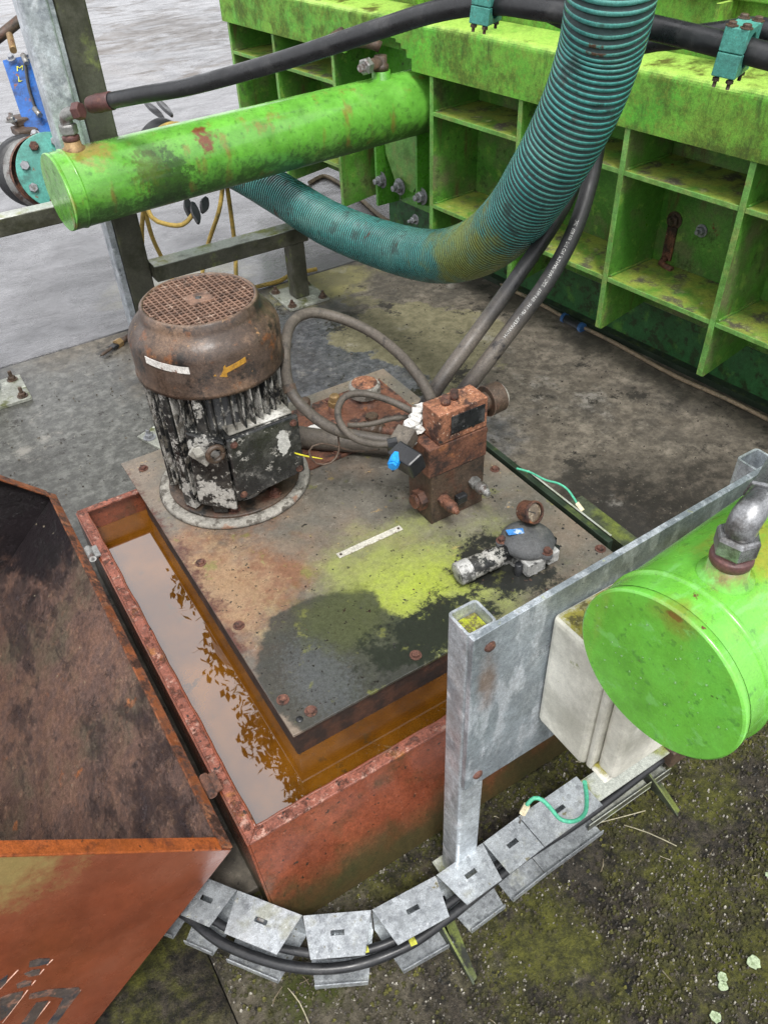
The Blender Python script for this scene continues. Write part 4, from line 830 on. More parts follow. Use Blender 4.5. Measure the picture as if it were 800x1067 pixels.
# ================================================================== PRESS
RN, WN = 2.02, 2.247
pz = empty('hydraulic_press', pr(WN, 1.4, 0), 'big bright green ribbed steel press body filling the upper right', 'machine')
T0, T1 = .05, 3.885
B = lambda p, n0, n1, t0, t1, z0, z1: p.box(pr((n0+n1)/2, (t0+t1)/2, (z0+z1)/2), (n1-n0, t1-t0, z1-z0), (PN, PT_, Z))
p = MB(); B(p, WN, WN+.02, T0, T1, .172, .80); p.build('web_plate', M['green_dark'], pz)
p = MB(); B(p, WN+.004, WN+.05, T0, 2.98, .0, .168); p.build('base_skirt', weathered('green_base_paint', (.025, .11, .03), [dict(c=(.02, .04, .012), s=30, lo=.5, hi=.62, d=10), dict(c=(.07, .2, .03), s=12, lo=.55, hi=.7)], rough=.5, bump=.3), pz)
p = MB(); B(p, WN-.03, WN+.003, T0, 2.98, .0, .022); p.build('base_flange', M['trunk'], pz)
ribs = (.30, .72, 1.12, 1.525, 1.955, 2.40, 3.02, 3.48, 3.875)
TH = .016
for tt in ribs:
    zb = .150 if tt < 2.2 else .16
    p = MB(); q = [pr(RN+.001, tt-TH/2, .784), pr(RN+.001, tt-TH/2, zb), pr(RN+.012, tt-TH/2, zb-.006), pr(WN-.001, tt-TH/2, .171), pr(WN-.001, tt-TH/2, .784)]
    p.prism(q, PT_*TH); rb = p.build('rib', M['green_dark'], pz, bev=.0015)
    p = MB(); B(p, RN-.0025, RN+.0005, tt-TH/2-.0012, tt+TH/2+.0012, zb+.002, .782); p.build('rib_edge', M['green_edge'], rb, bev=.001)
bays = list(zip(ribs, ribs[1:]))
for a, b in bays:
    if a == 2.40: continue
    for z in (.667, .333):
        if a > 2.3 and z == .333 and False: continue
        p = MB(); B(p, RN+.003, WN-.001, a+TH/2+.001, b-TH/2-.001, z-.012, z); s2 = p.build('shelf', M['green_dark'], pz, bev=.0015)
        p = MB(); B(p, RN-.001, RN+.0025, a+TH/2+.002, b-TH/2-.002, z-.013, z+.001); p.build('shelf_edge', M['green_edge'], s2, bev=.001)
for a, b in bays:
    if a == 2.40: continue
    for z in (.667, .333):
        for tt in (a+TH/2+.002, b-TH/2-.002):
            p = MB(); p.tube([pr(RN+.01+(WN-RN-.02)*k/8, tt+random.uniform(-.0008, .0008), z+.002+random.uniform(-.0006, .0006)) for k in range(9)], .0042, 6, .05); p.build('weld_bead', M['green_dark'], pz)
# beam: a folded channel along the top with a notch above the far cylinder
z0, z1 = .786, .925
BR = .030
def beam_piece(ta, tb, zb):
    prof = [(RN-.010, zb)]
    prof += [(RN-.010, z1)]
    for k in range(1, 7): a = R_(90*k/6); prof.append((RN-.010+BR*(1-math.cos(a)), z1+BR*math.sin(a)*.75))
    prof += [(RN+.125, z1+.034), (RN+.130, z1+.030), (RN+.130, z1+.024), (RN+.022, z1+.012), (RN+.002, z1-.008), (RN+.002, zb)]
    p.prism([pr(n, ta, z) for n, z in prof], PT_*(tb-ta))
p = MB()
beam_piece(T0, 2.50, z0); beam_piece(2.92, T1+.03, z0)
N_ = 14
for k in range(N_):
    ta = 2.50+.42*k/N_; tb = 2.50+.42*(k+1)/N_; tm = (ta+tb)/2; x = (tm-2.71)/.21
    beam_piece(ta, tb, z0 + .105*math.sqrt(max(0, 1-x*x)))
p.build('top_beam', M['beam'], pz)
p = MB(); B(p, RN+.132, RN+.150, T0, T1, .80, 1.10); p.build('upper_web', M['beam'], pz)
p = MB(); B(p, RN+.10, WN+.25, T0, T1, 1.102, 1.122); p.build('upper_flange', M['beam'], pz, bev=.003)
p = MB(); B(p, WN-.13, WN+.3, T0, T1, 1.06, 1.10)
for tt in (.5, .95, 1.35, 1.75, 2.2, 2.6, 3.1, 3.6):
    p = MB(); p.prism([pr(RN+.128, tt-.006, .962), pr(RN+.128, tt-.006, 1.10), pr(RN+.05, tt-.006, 1.10), pr(RN+.05, tt-.006, 1.06), pr(RN+.10, tt-.006, .97)], PT_*.012); p.build('gusset', M['beam'], pz, bev=.001)
p = MB(); B(p, WN+.02, WN+.6, T0, T1, .9, 1.09); p.build('body_shell', M['beam'], pz)
p = MB(); B(p, WN+.12, WN+.14, T0, T1, 1.124, 1.6)
p.build('hopper_side', M['beam'], pz)
# web bolts
def webbolt(px, py, mat, r=.016, n=WN-.001):
    d = ray(px, py); s = (n-CAMP.dot(PN))/d.dot(PN); q = CAMP+d*s
    b = MB(); b.hexbolt(q, -PN, r, .013, True, .012); b.build('web_bolt', M[mat], pz)
    return q
q = webbolt(703, 229, 'rust_dark', .019); webbolt(731, 240, 'bolt_grey', .014)
p = MB(); p.box(q+Vector((0, 0, -.075))-PN*.004, (.006, .035, .11), (PN, PT_, Z)); p.build('rusty_drip', M['rust'], pz)
p = MB(); p.tube([q+Vector((0, 0, -.125))-PN*.006, q+Vector((0, 0, -.135))-PN*.03, q+Vector((0, 0, -.14))-PN*.035-PT_*.05], .010, 10); p.build('rusty_drip', M['rust'], pz)
# trunnion bracket below the far cylinder: plates and bolts
tc = 2.715
p = MB(); B(p, WN-.02, WN-.002, 2.41, 3.01, .172, .784); p.build('cylinder_pad', M['green'], pz)
p = MB(); p.prism([pr(2.135, 2.59, .52), pr(2.135, 2.86, .52), pr(2.135, 2.84, .40), pr(2.135, 2.78, .30), pr(2.135, 2.66, .28), pr(2.135, 2.60, .36)], PN*.018); p.build('trunnion_plate', M['green_edge'], pz, bev=.002)
p = MB(); p.prism([pr(2.10, 2.585, .55), pr(2.10, 2.585, .26), pr(2.22, 2.585, .22), pr(2.22, 2.585, .6)], PT_*.014); p.build('trunnion_cheek', M['green'], pz, bev=.001)
p = MB(); p.prism([pr(2.10, 2.86, .6), pr(2.10, 2.86, .18), pr(2.22, 2.86, .175), pr(2.22, 2.86, .6)], PT_*.014); p.build('trunnion_cheek', M['green'], pz, bev=.001)
for px, py in ((398, 187), (417, 194), (440, 204), (433, 228)):
    d = ray(px, py); n = 2.125; s = n/d.dot(PN) if False else (n-CAMP.dot(PN))/d.dot(PN); q = CAMP+d*s
    b = MB(); b.hexbolt(q, -PN, (.024 if py < 220 else .015), .02, True, .018); b.build('trunnion_bolt', M['bolt_grey'], pz, bev=.001)
# port pipework above the far cylinder's press end
fr_ = empty('rear_port_fitting', pr(1.93, tc, .73), 'dark elbow and pipe fitting above the far end of the green cylinder', 'fitting')
c = capL+PN*1.235+Z*.112; q0 = c+Z*.035
p = MB(); p.cyl(c-Z*.01, c+Z*.022, .034, seg=24); p.build('boss', M['green'], fr_)
p = MB(); p.lathe(c, Z, [(0, .022), (.028, .022), (.028, .04), (.022, .042), (.022, .07), (0, .07)], 24); p.cyl(q0+Z*.015, q0+Z*.015-PN*.075-PT_*.02, .019, seg=16); p.build('elbow', M['rust_dark'], fr_)
p = MB(); d = (-PN-PT_*.25).normalized(); q = q0+Z*.015+d*.07; p.lathe(q, d, [(0, 0), (.028, 0), (.028, .022), (.022, .026), (0, .026)], 6, False); p.cyl(q+d*.026, q+d*.045, .013, seg=14); p.build('union_nut', M['steel_dull'], fr_)
p = MB(); p.tube([q0+Z*.06, q0+Z*.075-PN*.03+PT_*.03, q0+Z*.07-PN*.08+PT_*.12, q0+Z*.05-PN*.10+PT_*.22, q0+Z*.05-PN*.05+PT_*.26, q0+Z*.07+PN*.03+PT_*.27], .019, 14); p.build('rear_pipe', M['rust_dark'], fr_)

# ================================================================== POSTS AND RAILS
st = empty('steel_frame', (.67, 2.84, 0), 'tall grimy galvanised post with low rails behind the motor', 'frame')
p = MB(); p.bb(.622, .712, 2.80, 2.89, .012, 1.32); p.build('post', M['galv_old'], st, bev=.006, seg=3)
p = MB(); p.bb(.598, .6205, 2.805, 2.885, .012, 1.30); p.build('post_flange', M['galv'], st, bev=.003)
p = MB(); p.bb(.513, .5965, 2.752, 2.835, .70, 1.34); p.build('guide_rail', M['galv'], st, bev=.010, seg=3)
p = MB(); p.bb(.7135, 1.335, 2.755, 2.835, .24, .30); p.build('rail', M['galv_old'], st, bev=.005, seg=3)
p = MB(); p.bb(1.255, 1.318, 2.762, 2.826, .012, .2395); p.build('leg', M['galv_old'], st, bev=.005, seg=3)
p = MB(); p.bb(1.195, 1.375, 2.70, 2.89, .001, .012); bp_ = p.build('base_plate', M['galv_foot'], st, bev=.001)
for x, y in ((1.215, 2.72), (1.355, 2.72), (1.355, 2.87), (1.215, 2.87)):
    b = MB(); b.hexbolt((x, y, .012), (0, 0, 1), .013, .012, True, .012); b.build('anchor_bolt', M['rust_dark'], bp_)
p = MB(); p.bb(-.6, .597, 2.84, 2.90, .49, .55); p.build('rail', M['galv_old'], st, bev=.005, seg=3)
p = MB(); p.bb(.015, .085, 2.765, 2.83, .012, .56); p.build('leg', M['galv_old'], st, bev=.005, seg=3)
p = MB(); q = onz(37, 412, .01); p.bb(-.02, .165, 2.655, 2.84, .001, .012); bp_ = p.build('base_plate', M['galv_foot'], st, bev=.001)
for x, y in ((.140, 2.68), (.135, 2.815)):
    b = MB(); b.hexbolt((x, y, .012), (0, 0, 1), .013, .012, True, .02); b.build('anchor_bolt', M['rust_dark'], bp_)
ap = empty('anchor_plate', (.50, 2.20, 0), 'small bolted steel plate on the slab beside the motor', 'plate')
c0 = onz(143, 455, .008)
p = MB(); p.prism([(c0.x, c0.y, .001), (c0.x+.05, c0.y-.14, .001), (c0.x+.2, c0.y-.08, .001), (c0.x+.16, c0.y+.06, .001)], (0, 0, .009)); p.build('plate', M['galv_foot'], ap, bev=.001)
b = MB(); q = onz(156, 456, .01); b.hexbolt(q, Z, .014, .014, True, .014); b.build('anchor_bolt', M['bolt_grey'], ap)

# ================================================================== GATE VALVE (far left)
gv = empty('gate_valve', at(45, 178, 2.769), 'blue knife gate valve with a round teal bolted flange at the left edge', 'gate valve')
fc_ = at(57, 178, 2.760); FA = Vector((.12, .93, -.34)).normalized(); FU = FA.orthogonal().normalized(); FV = FA.cross(FU)   # bore axis
p = MB(); p.lathe(fc_, -FA, [(0, 0), (.121, 0), (.123, .004), (.123, .018), (.121, .020), (0, .020)], 56); fl = p.build('flange', M['teal'], gv, bev=.001)
for k in range(8):
    a = R_(22+45*k); q = fc_ - FA*.020 + (FU*math.cos(a)+FV*math.sin(a))*.094
    b = MB(); b.hexbolt(q, -FA, .016, .014, False); b.build('flange_bolt', M['bolt_rust' if k % 3 == 0 else 'bolt_grey'], fl)
p = MB(); p.lathe(fc_-RT*.022+FA*.005, FA, [(.118, .02), (.124, .03), (.120, .055), (0, .055)], 40); p.build('rusty_flange', M['rust'], gv)
p = MB(); p.lathe(fc_-RT*.05, FA, [(.10, .06), (.12, .07), (.12, .12), (.08, .16), (0, .16)], 36); p.build('valve_body', M['steel_dull'], gv)
bo = [at(2, 62, 2.961), at(50, 52, 2.961), at(74, 142, 2.825), at(32, 152, 2.825)]
nrm = (bo[1]-bo[0]).cross(bo[3]-bo[0]).normalized(); nrm = nrm if nrm.dot(CAMP-bo[0]) > 0 else -nrm
p = MB(); p.prism(bo, -nrm*.05); by_ = p.build('yoke_plate', M['blue'], gv, bev=.004)
for k, (px, py) in enumerate(((12, 60), (29, 58), (37, 140))):
    q = at(px, py, (2.60*1.13, 2.60*1.13, 2.49*1.13)[k]); b = MB(); b.hexbolt(q+nrm*.0, nrm, .012, .012, True); b.build('yoke_bolt', M['bolt_grey'], by_)
p = MB(); p.tube([at(26, 60, 2.927), at(30, 90, 2.893), at(39, 118, 2.848)], .006, 10); p.build('guide_slot', M['rubber'], by_)
for q in ([at(24, 57, 2.921), at(28, 66, 2.910)], [at(36, 113, 2.842), at(42, 120, 2.831)]): p = MB(); p.tube(q, .010, 10); p.build('slot_pin', M['steel_dull'], by_)
for txt, px, py in (('M', 17, 74), ('L', 21, 89)):
    cu = bpy.data.curves.new('mark', 'FONT'); cu.body = txt; cu.size = .036; cu.extrude = .0006; o = bpy.data.objects.new('mark_source', cu); COL.objects.link(o); bpy.context.view_layer.update()
    me = bpy.data.meshes.new_from_object(o.evaluated_get(bpy.context.evaluated_depsgraph_get())); bpy.data.objects.remove(o)
    ex = (bo[1]-bo[0]).normalized(); ey = nrm.cross(ex); q = at(px, py, 2.936); q = q + nrm*((bo[0]-q).dot(nrm)+.002)
    for v in me.vertices: v.co = q + ex*v.co.x + ey*v.co.y + nrm*v.co.z
    me.materials.append(M['yellowmark']); o = bpy.data.objects.new('painted_mark', me); COL.objects.link(o); o.parent = by_; o.matrix_parent_inverse = by_.matrix_world.inverted()
p = MB(); p.tube([at(14, 52, 3.006), at(10, 36, 3.051)], .013, 12); p.build('stem', M['brass'], gv)
p = MB(); p.tube([at(-12, 46, 3.074), at(4, 34, 3.074), at(24, 18, 3.096)], .020, 12); p.build('handwheel_rim', M['rust_dark'], gv)
p = MB(); p.box(at(20, 125, 2.882), (.05, .08, .024), (PN, PT_, Z)); p.box(at(26, 136, 2.859), (.07, .10, .024), (PN, PT_, Z)); p.build('gland_bracket', M['rust_dark'], gv, bev=.004)
b = MB(); b.cyl(at(12, 127, 2.825), at(11, 118, 2.825), .008, seg=8); b.hexbolt(at(12, 126, 2.825), Z, .014, .012); b.build('gland_bolt', M['steel_dull'], gv)
p = MB(); p.lathe(fc_-RT*.085+FA*.07+UP*.01, FA, [(0, 0), (.10, .0), (.118, .02), (.112, .05), (.122, .07), (.112, .10), (.09, .12), (0, .12)], 40); p.build('rubber_bellows', M['rubber'], gv)
for k in range(3): b = MB(); q = fc_-RT*(.16-.02*k)+FA*.06+UP*(.09-.035*k); b.cyl(q, q-RT*.05+UP*.012, .011, seg=12); b.build('clamp_stud', M['steel_dull'], gv)

# coupling behind the far cylinder
cc = at(188, 168, 3.22)
cpg = empty('hose_coupling', cc, 'cam-lever coupling joining the ribbed hose behind the far cylinder', 'coupling')
cax = (at(255, 180, 3.12)-at(215, 160, 3.18)).normalized()
p = MB(); p.lathe(cc-cax*.12, cax, [(.07, 0), (.10, .02), (.115, .05), (.115, .10), (.083, .12), (.083, .20), (0, .20)], 36); p.build('coupling_body', M['teal'], cpg)
p = MB(); p.lathe(cc-cax*.135, cax, [(0, 0), (.120, 0), (.128, .010), (.128, .05), (.120, .058), (0, .058)], 40); p.build('cam_ring', M['rubber'], cpg, bev=.002)
for (a, b2) in (((151, 107, 3.30), (168, 123, 3.22)), ((163, 104, 3.28), (177, 120, 3.2)), ((200, 212, 3.10), (205, 230, 3.06)), ((194, 208, 3.12), (196, 222, 3.1)), ((214, 206, 3.12), (211, 218, 3.1))):
    q = at(*a); q2 = at(*b2); p = MB(); d = (q2-q).normalized(); sN = Vector((.2, -.9, .3)); sN = (sN-d*sN.dot(d)).normalized()
    n_ = 8; pts = []
    wdt = .019
    L = (q2-q).length+.02
    sid = d.cross(sN)
    for k in range(n_+1): f = k/n_; pts.append(q+d*L*f+sid*wdt*math.sin(math.pi*min(1, f*.8+.12)))
    for k in range(n_, -1, -1): f = k/n_; pts.append(q+d*L*f-sid*wdt*math.sin(math.pi*min(1, f*.8+.12)))
    p.prism(pts, sN*.012); p.build('cam_lever', M['rubber'], cpg, bev=.002)
# yellow rope wound on it and hanging
rp = empty('yellow_rope', cc, 'yellow rope wound on the coupling and hanging down behind the motor', 'rope')
p = MB()
for k in range(3):
    pts = []
    ux = cax.orthogonal().normalized(); uy = cax.cross(ux)
    for i in range(25): a = 2*math.pi*i/24; pts.append(cc+cax*(-.075+.016*k+.010*math.sin(a*2+k))+ux*math.cos(a)*(.122+.004*k)+uy*math.sin(a)*(.122+.004*k))
    p.tube(pts, .010, 10)
p.build('rope_coil', M['yellow'], rp)
for L in ([at(151, 205, 3.1), at(148, 235, 3.2), at(148, 262, 3.3), onz(146, 305, .01)], [at(148, 205, 3.1), at(158, 245, 3.25), at(172, 275, 3.4), onz(184, 300, .01)],
          [at(150, 205, 3.08), at(158, 226, 3.08), at(172, 233, 3.08), at(190, 234, 3.08), at(202, 222, 3.08)], [at(232, 195, 3.2), at(228, 220, 3.25), at(218, 250, 3.4), at(212, 275, 3.5), onz(210, 300, .01)],
          [at(236, 190, 3.2), at(241, 225, 3.3), at(245, 260, 3.4), at(246, 290, 3.3), onz(247, 305, .01)], [onz(225, 318, .01), onz(247, 305, .01), onz(270, 298, .01), onz(290, 293, .01), onz(304, 286, .01), onz(330, 280, .01)]):
    p = MB(); p.tube(L, .009, 10); p.build('rope_strand', M['yellow'], rp)
# ropes on the ground beyond
p = MB(); p.tube([onz(x, y, .008) for x, y in ((322, 190), (338, 183), (356, 192), (375, 206), (398, 226), (420, 236), (445, 243))], .010, 10)
tag(p.build('ground_cable', M['tan']), 'brown cable on the yard seen under the far cylinder', 'cable')

# ================================================================== GROUND CABLE by the press with blue connector
gcab = empty('ground_cable', (2.03, 1.7, 0), 'tan cable lying along the foot of the press with a blue connector', 'cable')
p = MB(); p.tube([(2.02, 2.95, .01), (2.02, 2.5, .01), onz(530, 300, .01), onz(560, 315, .01), onz(600, 337, .01), onz(640, 357, .01), onz(700, 390, .01), onz(760, 417, .01), onz(820, 447, .01)], .0075, 12); p.build('cable_sheath', M['tan'], gcab)
a = onz(588, 331, .014); b = onz(606, 341, .014)
p = MB(); p.cyl(a, b, .015, seg=16); p.build('connector', M['rubber'], gcab)
d = (b-a).normalized(); bm_ = weathered('blue_ring', (.03, .09, .22), [], rough=.5)
for q in (a, b): p = MB(); p.cyl(q-d*.007, q+d*.007, .018, seg=16); p.build('ring', bm_, gcab)
# rusty tap on the slab
q = onz(118, 358, .015)
tp = empty('dropped_fitting', (q.x, q.y, 0), 'small rusty threaded fitting lying on the wet slab left of the motor', 'fitting')
a = onz(134, 350, .014); b = onz(104, 371, .012); d = (b-a); L = d.length
p = MB(); p.lathe(a, d, [(0, 0), (.012, 0), (.012, L*.3), (.006, L*.32), (.006, L*.9), (0, L)], 14); p.build('spindle', M['rust_dark'], tp)
p = MB(); p.lathe(a+d*.28, d, [(0, 0), (.018, 0), (.018, L*.16), (0, L*.16)], 6, False); p.build('nut', M['brass'], tp)
p = MB(); q = a+d*.52; p.box(q, (.03, .012, .03), (d.normalized(), Vector((0, 0, 1)), d.normalized().cross(Vector((0, 0, 1))))); p.build('lug', M['rubber'], tp, bev=.003)

# ================================================================== TRUNKING + MOSSY CHANNEL right of the tank
tr = empty('cable_trunking', (1.075, 1.05, .2), 'narrow dark green trunking along the right edge of the tank', 'trunking')
p = MB(); p.bb(1.076, 1.092, .85, 1.33, .17, .240); p.build('trunking_body', M['trunk'], tr, bev=.001)
p = MB(); p.bb(1.0925, 1.0975, .86, 1.15, .19, .243); p.build('pale_lip', M['galv_old'], tr)
chn = empty('mossy_channel', (1.14, .9, 0), 'moss-covered steel channel beside the tank with a square opening', 'channel')
MZ = .19
p = MB(); p.bb(1.140, 1.186, .60, 1.04, MZ-.005, MZ); p.bb(1.182, 1.186, .60, 1.04, .02, MZ-.006); p.build('channel_flange', M['mossy'], chn, bev=.001)
p = MB(); p.bb(1.140, 1.144, .60, 1.04, MZ-.05, MZ-.0055); p.bb(1.103, 1.1395, .60, 1.04, MZ-.05, MZ-.046); p.build('channel_web', M['mossy'], chn)
p = MB(); p.bb(1.099, 1.1025, .60, 1.045, .02, MZ-.002); p.bb(1.103, 1.186, 1.0405, 1.045, .02, MZ-.0005); p.build('channel_lip', M['mossy'], chn)
p = MB(); p.bb(1.106, 1.138, .800, .803, MZ-.045, MZ+.004); p.bb(1.106, 1.138, .845, .848, MZ-.045, MZ+.004); p.bb(1.106, 1.109, .8035, .8445, MZ-.045, MZ+.004); p.bb(1.135, 1.138, .8035, .8445, MZ-.045, MZ+.004); p.build('square_socket', M['mossy'], chn)
ew = empty('earth_wire', onz(606, 530, MZ), 'thin teal wire arching from the trunking to a cream terminal on the mossy channel', 'wire')
wp = [at(538, 488, 1.60), at(552, 492, 1.59), at(568, 500, 1.56), at(582, 504, 1.53), at(592, 511, 1.52), at(602, 526, 1.50)]
p = MB(); p.tube(wp, .0022, 10, .006); p.build('wire_core', M['greenwire'], ew)
p = MB(); p.cyl(at(601, 524, 1.50), at(607, 532, 1.495), .004, seg=10); p.build('terminal', M['cream'], ew)

# ================================================================== GALVANISED FRAME with sheet
gs = empty('galvanised_stand', (.43, .53, 0), 'galvanised square post stand carrying a flat sheet in front of the tank', 'stand')
def square_tube(x0, x1, y0, y1, z0, z1, name, parent, thk=.004, r=.007):
    p = MB()
    def rr(a, b, c, d, r):
        o = []
        for (cx_, cy_, s) in ((b-r, d-r, 0), (a+r, d-r, 90), (a+r, c+r, 180), (b-r, c+r, 270)):
            for k in range(5): ang = R_(s+22.5*k); o.append((cx_+r*math.cos(ang), cy_+r*math.sin(ang)))
        return o
    A = rr(x0, x1, y0, y1, r); Bq = rr(x0+thk, x1-thk, y0+thk, y1-thk, max(.001, r-thk)); n = len(A)
    va = [[p.bm.verts.new((x, y, z)) for x, y in A] for z in (z0, z1)]; vb_ = [[p.bm.verts.new((x, y, z)) for x, y in Bq] for z in (z0, z1)]
    for i in range(n):
        j = (i+1) % n
        p._f([va[0][i], va[0][j], va[1][j], va[1][i]]); p._f([vb_[0][j], vb_[0][i], vb_[1][i], vb_[1][j]]); p._f([va[1][i], va[1][j], vb_[1][j], vb_[1][i]]); p._f([va[0][j], va[0][i], vb_[0][i], vb_[0][j]])
    return p.build(name, M['galv'], parent)
PTOP = .707
po = square_tube(.4085, .4555, .503, .550, .0, PTOP, 'post', gs)
square_tube(.958, 1.006, .5032, .5515, .0, PTOP+.010, 'post', gs)
p = MB(); p.box((.432, .5265, PTOP-.026), (.037, .037, .014)); ob = p.build('moss_plug', weathered('moss_fill', (.16, .14, .05), [dict(c=(.40, .44, .03), s=60, lo=.5, hi=.62), dict(c=(.30, .28, .2), s=90, lo=.58, hi=.66)], rough=.95, bump=1, bs=200, bdist=.008), po)
p = MB(); p.prism([(.4085, .4930, .350), (1.06, .4930, .350), (1.06, .4930, .7445), (.4085, .4930, .7085)], (0, .0097, 0)); sh_ = p.build('sheet', M['galv_plate'], gs, bev=.0006)
for x, z in ((.436, .680), (.432, .376)):
    b = MB(); b.lathe((x, .4930, z), (0, -1, 0), [(0, .004), (.007, .003), (.009, 0)], 16); b.build('bolt_head', M['bolt_rust'], sh_)
# foot block and bracket
p = MB(); p.bb(.395, .47, .49, .56, .001, .008); p.build('foot_plate', M['galv_old'], gs)

# ================================================================== WHITE BOX
jb = empty('junction_box', (.68, .44, .43), 'white plastic junction box with mossy top fixed to the galvanised sheet', 'junction box')
p = MB(); p.bb(.540, .835, .392, .4925, .437, .676); p.build('box_base', M['abs'], jb, bev=.010, seg=3)
p = MB(); p.bb(.5445, .8305, .3795, .3915, .4415, .6715); p.build('gasket_rim', M['abs'], jb, bev=.004)
p = MB(); p.prism([(.553, .3790, .450), (.822, .3790, .450), (.822, .3790, .665), (.553, .3790, .665)], (0, -.032, 0)); p.build('box_lid', M['abs'], jb, bev=.008, seg=3)
for x in (.556, .819):
    p = MB(); p.cyl((x, .379, .447), (x, .355, .447), .010, seg=14); p.build('lid_screw', M['abs'], jb)
for x in (.60, .66):
    p = MB(); p.cyl((x, .43, .436), (x, .43, .40), .014, seg=14); p.build('cable_gland', M['rubber'], jb, bev=.002)

# ================================================================== CABLE TRAY (C channel bent in a curve)
ct = empty('cable_tray', (.35, .50, 0), 'galvanised slotted cable channel bent in a curve across the mossy ground', 'cable tray')
IN = [(-.035, .80), (.012, .742), (.062, .674), (.138, .574), (.241, .518), (.366, .506), (.470, .508), (.555, .512), (.70, .514)]
HT = .082; DP = .070
for k, (a, b) in enumerate(zip(IN, IN[1:])):
    A = Vector((a[0], a[1], 0)); Bv = Vector((b[0], b[1], 0)); d = (Bv-A).normalized(); nrm2 = Vector((d.y, -d.x, 0))
    if nrm2.y > 0 and abs(nrm2.x) < .5: nrm2 = -nrm2
    if nrm2.dot(Vector((0, -1, 0))) < 0: nrm2 = -nrm2
    L = (Bv-A).length; g1 = .014 if k < 6 else .002
    e = empty if False else None
    p = MB(); m_ = (A+Bv)/2; jig = random.uniform(-.001, .001)
    p.box(m_+Z*(HT/2+.004+jig), (L-.002, .002, HT), (d, -nrm2, Z)); sg = p.build('channel_web', M['spangle'], ct)
    for z, dep2, nm in ((HT+.004+jig, DP, 'top_flange'), (.004, DP+.016, 'bottom_flange')):
        c0_, c1_ = A+d*.001, Bv-d*.001; hw = .010
        # flange polygon with a slotted hole: built as four strips round the slot
        o0, o1 = A+d*g1+nrm2*dep2, Bv-d*g1+nrm2*dep2
        i0, i1 = c0_, c1_
        mid_i = (i0+i1)/2; mid_o = (o0+o1)/2
        sl_c = (mid_i*.55+mid_o*.45); sw, sh2 = .0115, .0045
        P = MB(); zz = Z*z
        q = [sl_c-d*sw-nrm2*sh2, sl_c+d*sw-nrm2*sh2, sl_c+d*sw+nrm2*sh2, sl_c-d*sw+nrm2*sh2]
        outer = [i0, i1, o1, o0]
        for i in range(4):
            j = (i+1) % 4; P.prism([outer[i]+zz, outer[j]+zz, q[j]+zz, q[i]+zz], Z*.002)
        ff = P.build(nm, M['spangle'], sg)
        if nm == 'bottom_flange':
            P = MB(); P.box((o0+o1)/2+Z*(.012)+nrm2*.0005, ((o1-o0).length, .002, .014), (d, -nrm2, Z)); P.build('return_lip', M['spangle'], sg)
        else:
            P = MB(); P.box(sl_c+Z*(z+.0045), (.012, .004, .004), (d, nrm2, Z)); 
            if k == 2: P.build('slot_stud', M['steel_dull'], sg)
# straight narrow end run to the right
p = MB(); p.box((.80, .505, .045), (.20, .002, .07)); p.box((.80, .48, .078), (.20, .05, .002)); p.box((.80, .475, .006), (.20, .06, .002)); p.box((.79, .447, .016), (.22, .002, .02)); p.build('end_channel', M['galv_old'], ct)
p = MB(); p.box((.915, .46, .06), (.05, .03, .05)); p.build('end_bracket', M['rust_dark'], ct, bev=.003)
def foot(x, y, label):
    e = empty('foot_bracket', (x, y, 0), label, 'bracket', 'brackets under the cable channel')
    p = MB(); p.prism([(x, y+.03, .002), (x, y-.115, .002), (x, y-.105, .010), (x, y+.03, .064)], (.004, 0, 0)); p.build('upright_leaf', M['mossy'], e)
    p = MB(); p.prism([(x+.0045, y+.03, .002), (x+.0045, y-.112, .002), (x+.012, y-.110, .002), (x+.045, y+.03, .002)], (0, 0, .004)); p.build('floor_leaf', M['mossy'], e)
    return e
foot(.335, .468, 'mossy angle bracket under the cable channel near its curve')
foot(.845, .49, 'mossy angle bracket under the channel below the green cylinder')
# cables in the channel
def gpath(L, z): return [onz(x, y, z) for x, y in L]
c1L = [(150, 925), (195, 955), (235, 985), (300, 1007), (360, 1008), (420, 988), (465, 958), (500, 930), (545, 894), (610, 851), (690, 790)]
c2L = [(200, 942), (245, 972), (305, 991), (360, 994), (415, 978), (478, 934), (545, 880), (610, 838), (690, 782)]
p = MB(); p.tube(gpath(c1L, .040), .0092, 16, .01); c1 = tag(p.build('power_cable', M['rubber']), 'thicker outer black cable following the curved channel', 'cable', 'cables in the curved channel')
p = MB(); p.tube(gpath(c2L, .050), .0072, 14, .01); c2 = tag(p.build('power_cable', M['rubber']), 'thinner inner black cable tucked inside the channel, marked with yellow paint', 'cable', 'cables in the curved channel')
def mark(path, a, b, z, r, parent, frac=.4):
    q = gpath(path, z); P = MB(); P.tube(q, r, 16, .01); C = P.path; T = P.T; P.bm.free()
    n0, n1 = int(a*len(C)), int(b*len(C)); s = MB(); prev = None
    for i in range(n0, n1+1):
        tt = T[i]; u = (Z-tt*tt.z).normalized(); v = tt.cross(u); w0 = 1.0*random.uniform(.55, 1)
        ring = [s.bm.verts.new(C[i]+(u*math.cos(x)+v*math.sin(x))*(r+.0006)) for x in [w0*(k/3-1)+.15 for k in range(7)]]
        if prev:
            for k in range(6): s._f([prev[k], prev[k+1], ring[k+1], ring[k]])
        prev = ring
    return s.build('yellow_mark', M['yellowmark'], parent)
for a, b in ((.31, .325), (.37, .395), (.44, .46), (.53, .58)): mark(c2L, a, b, .050, .0072, c2)
mark(c1L, .455, .465, .040, .0092, c1)
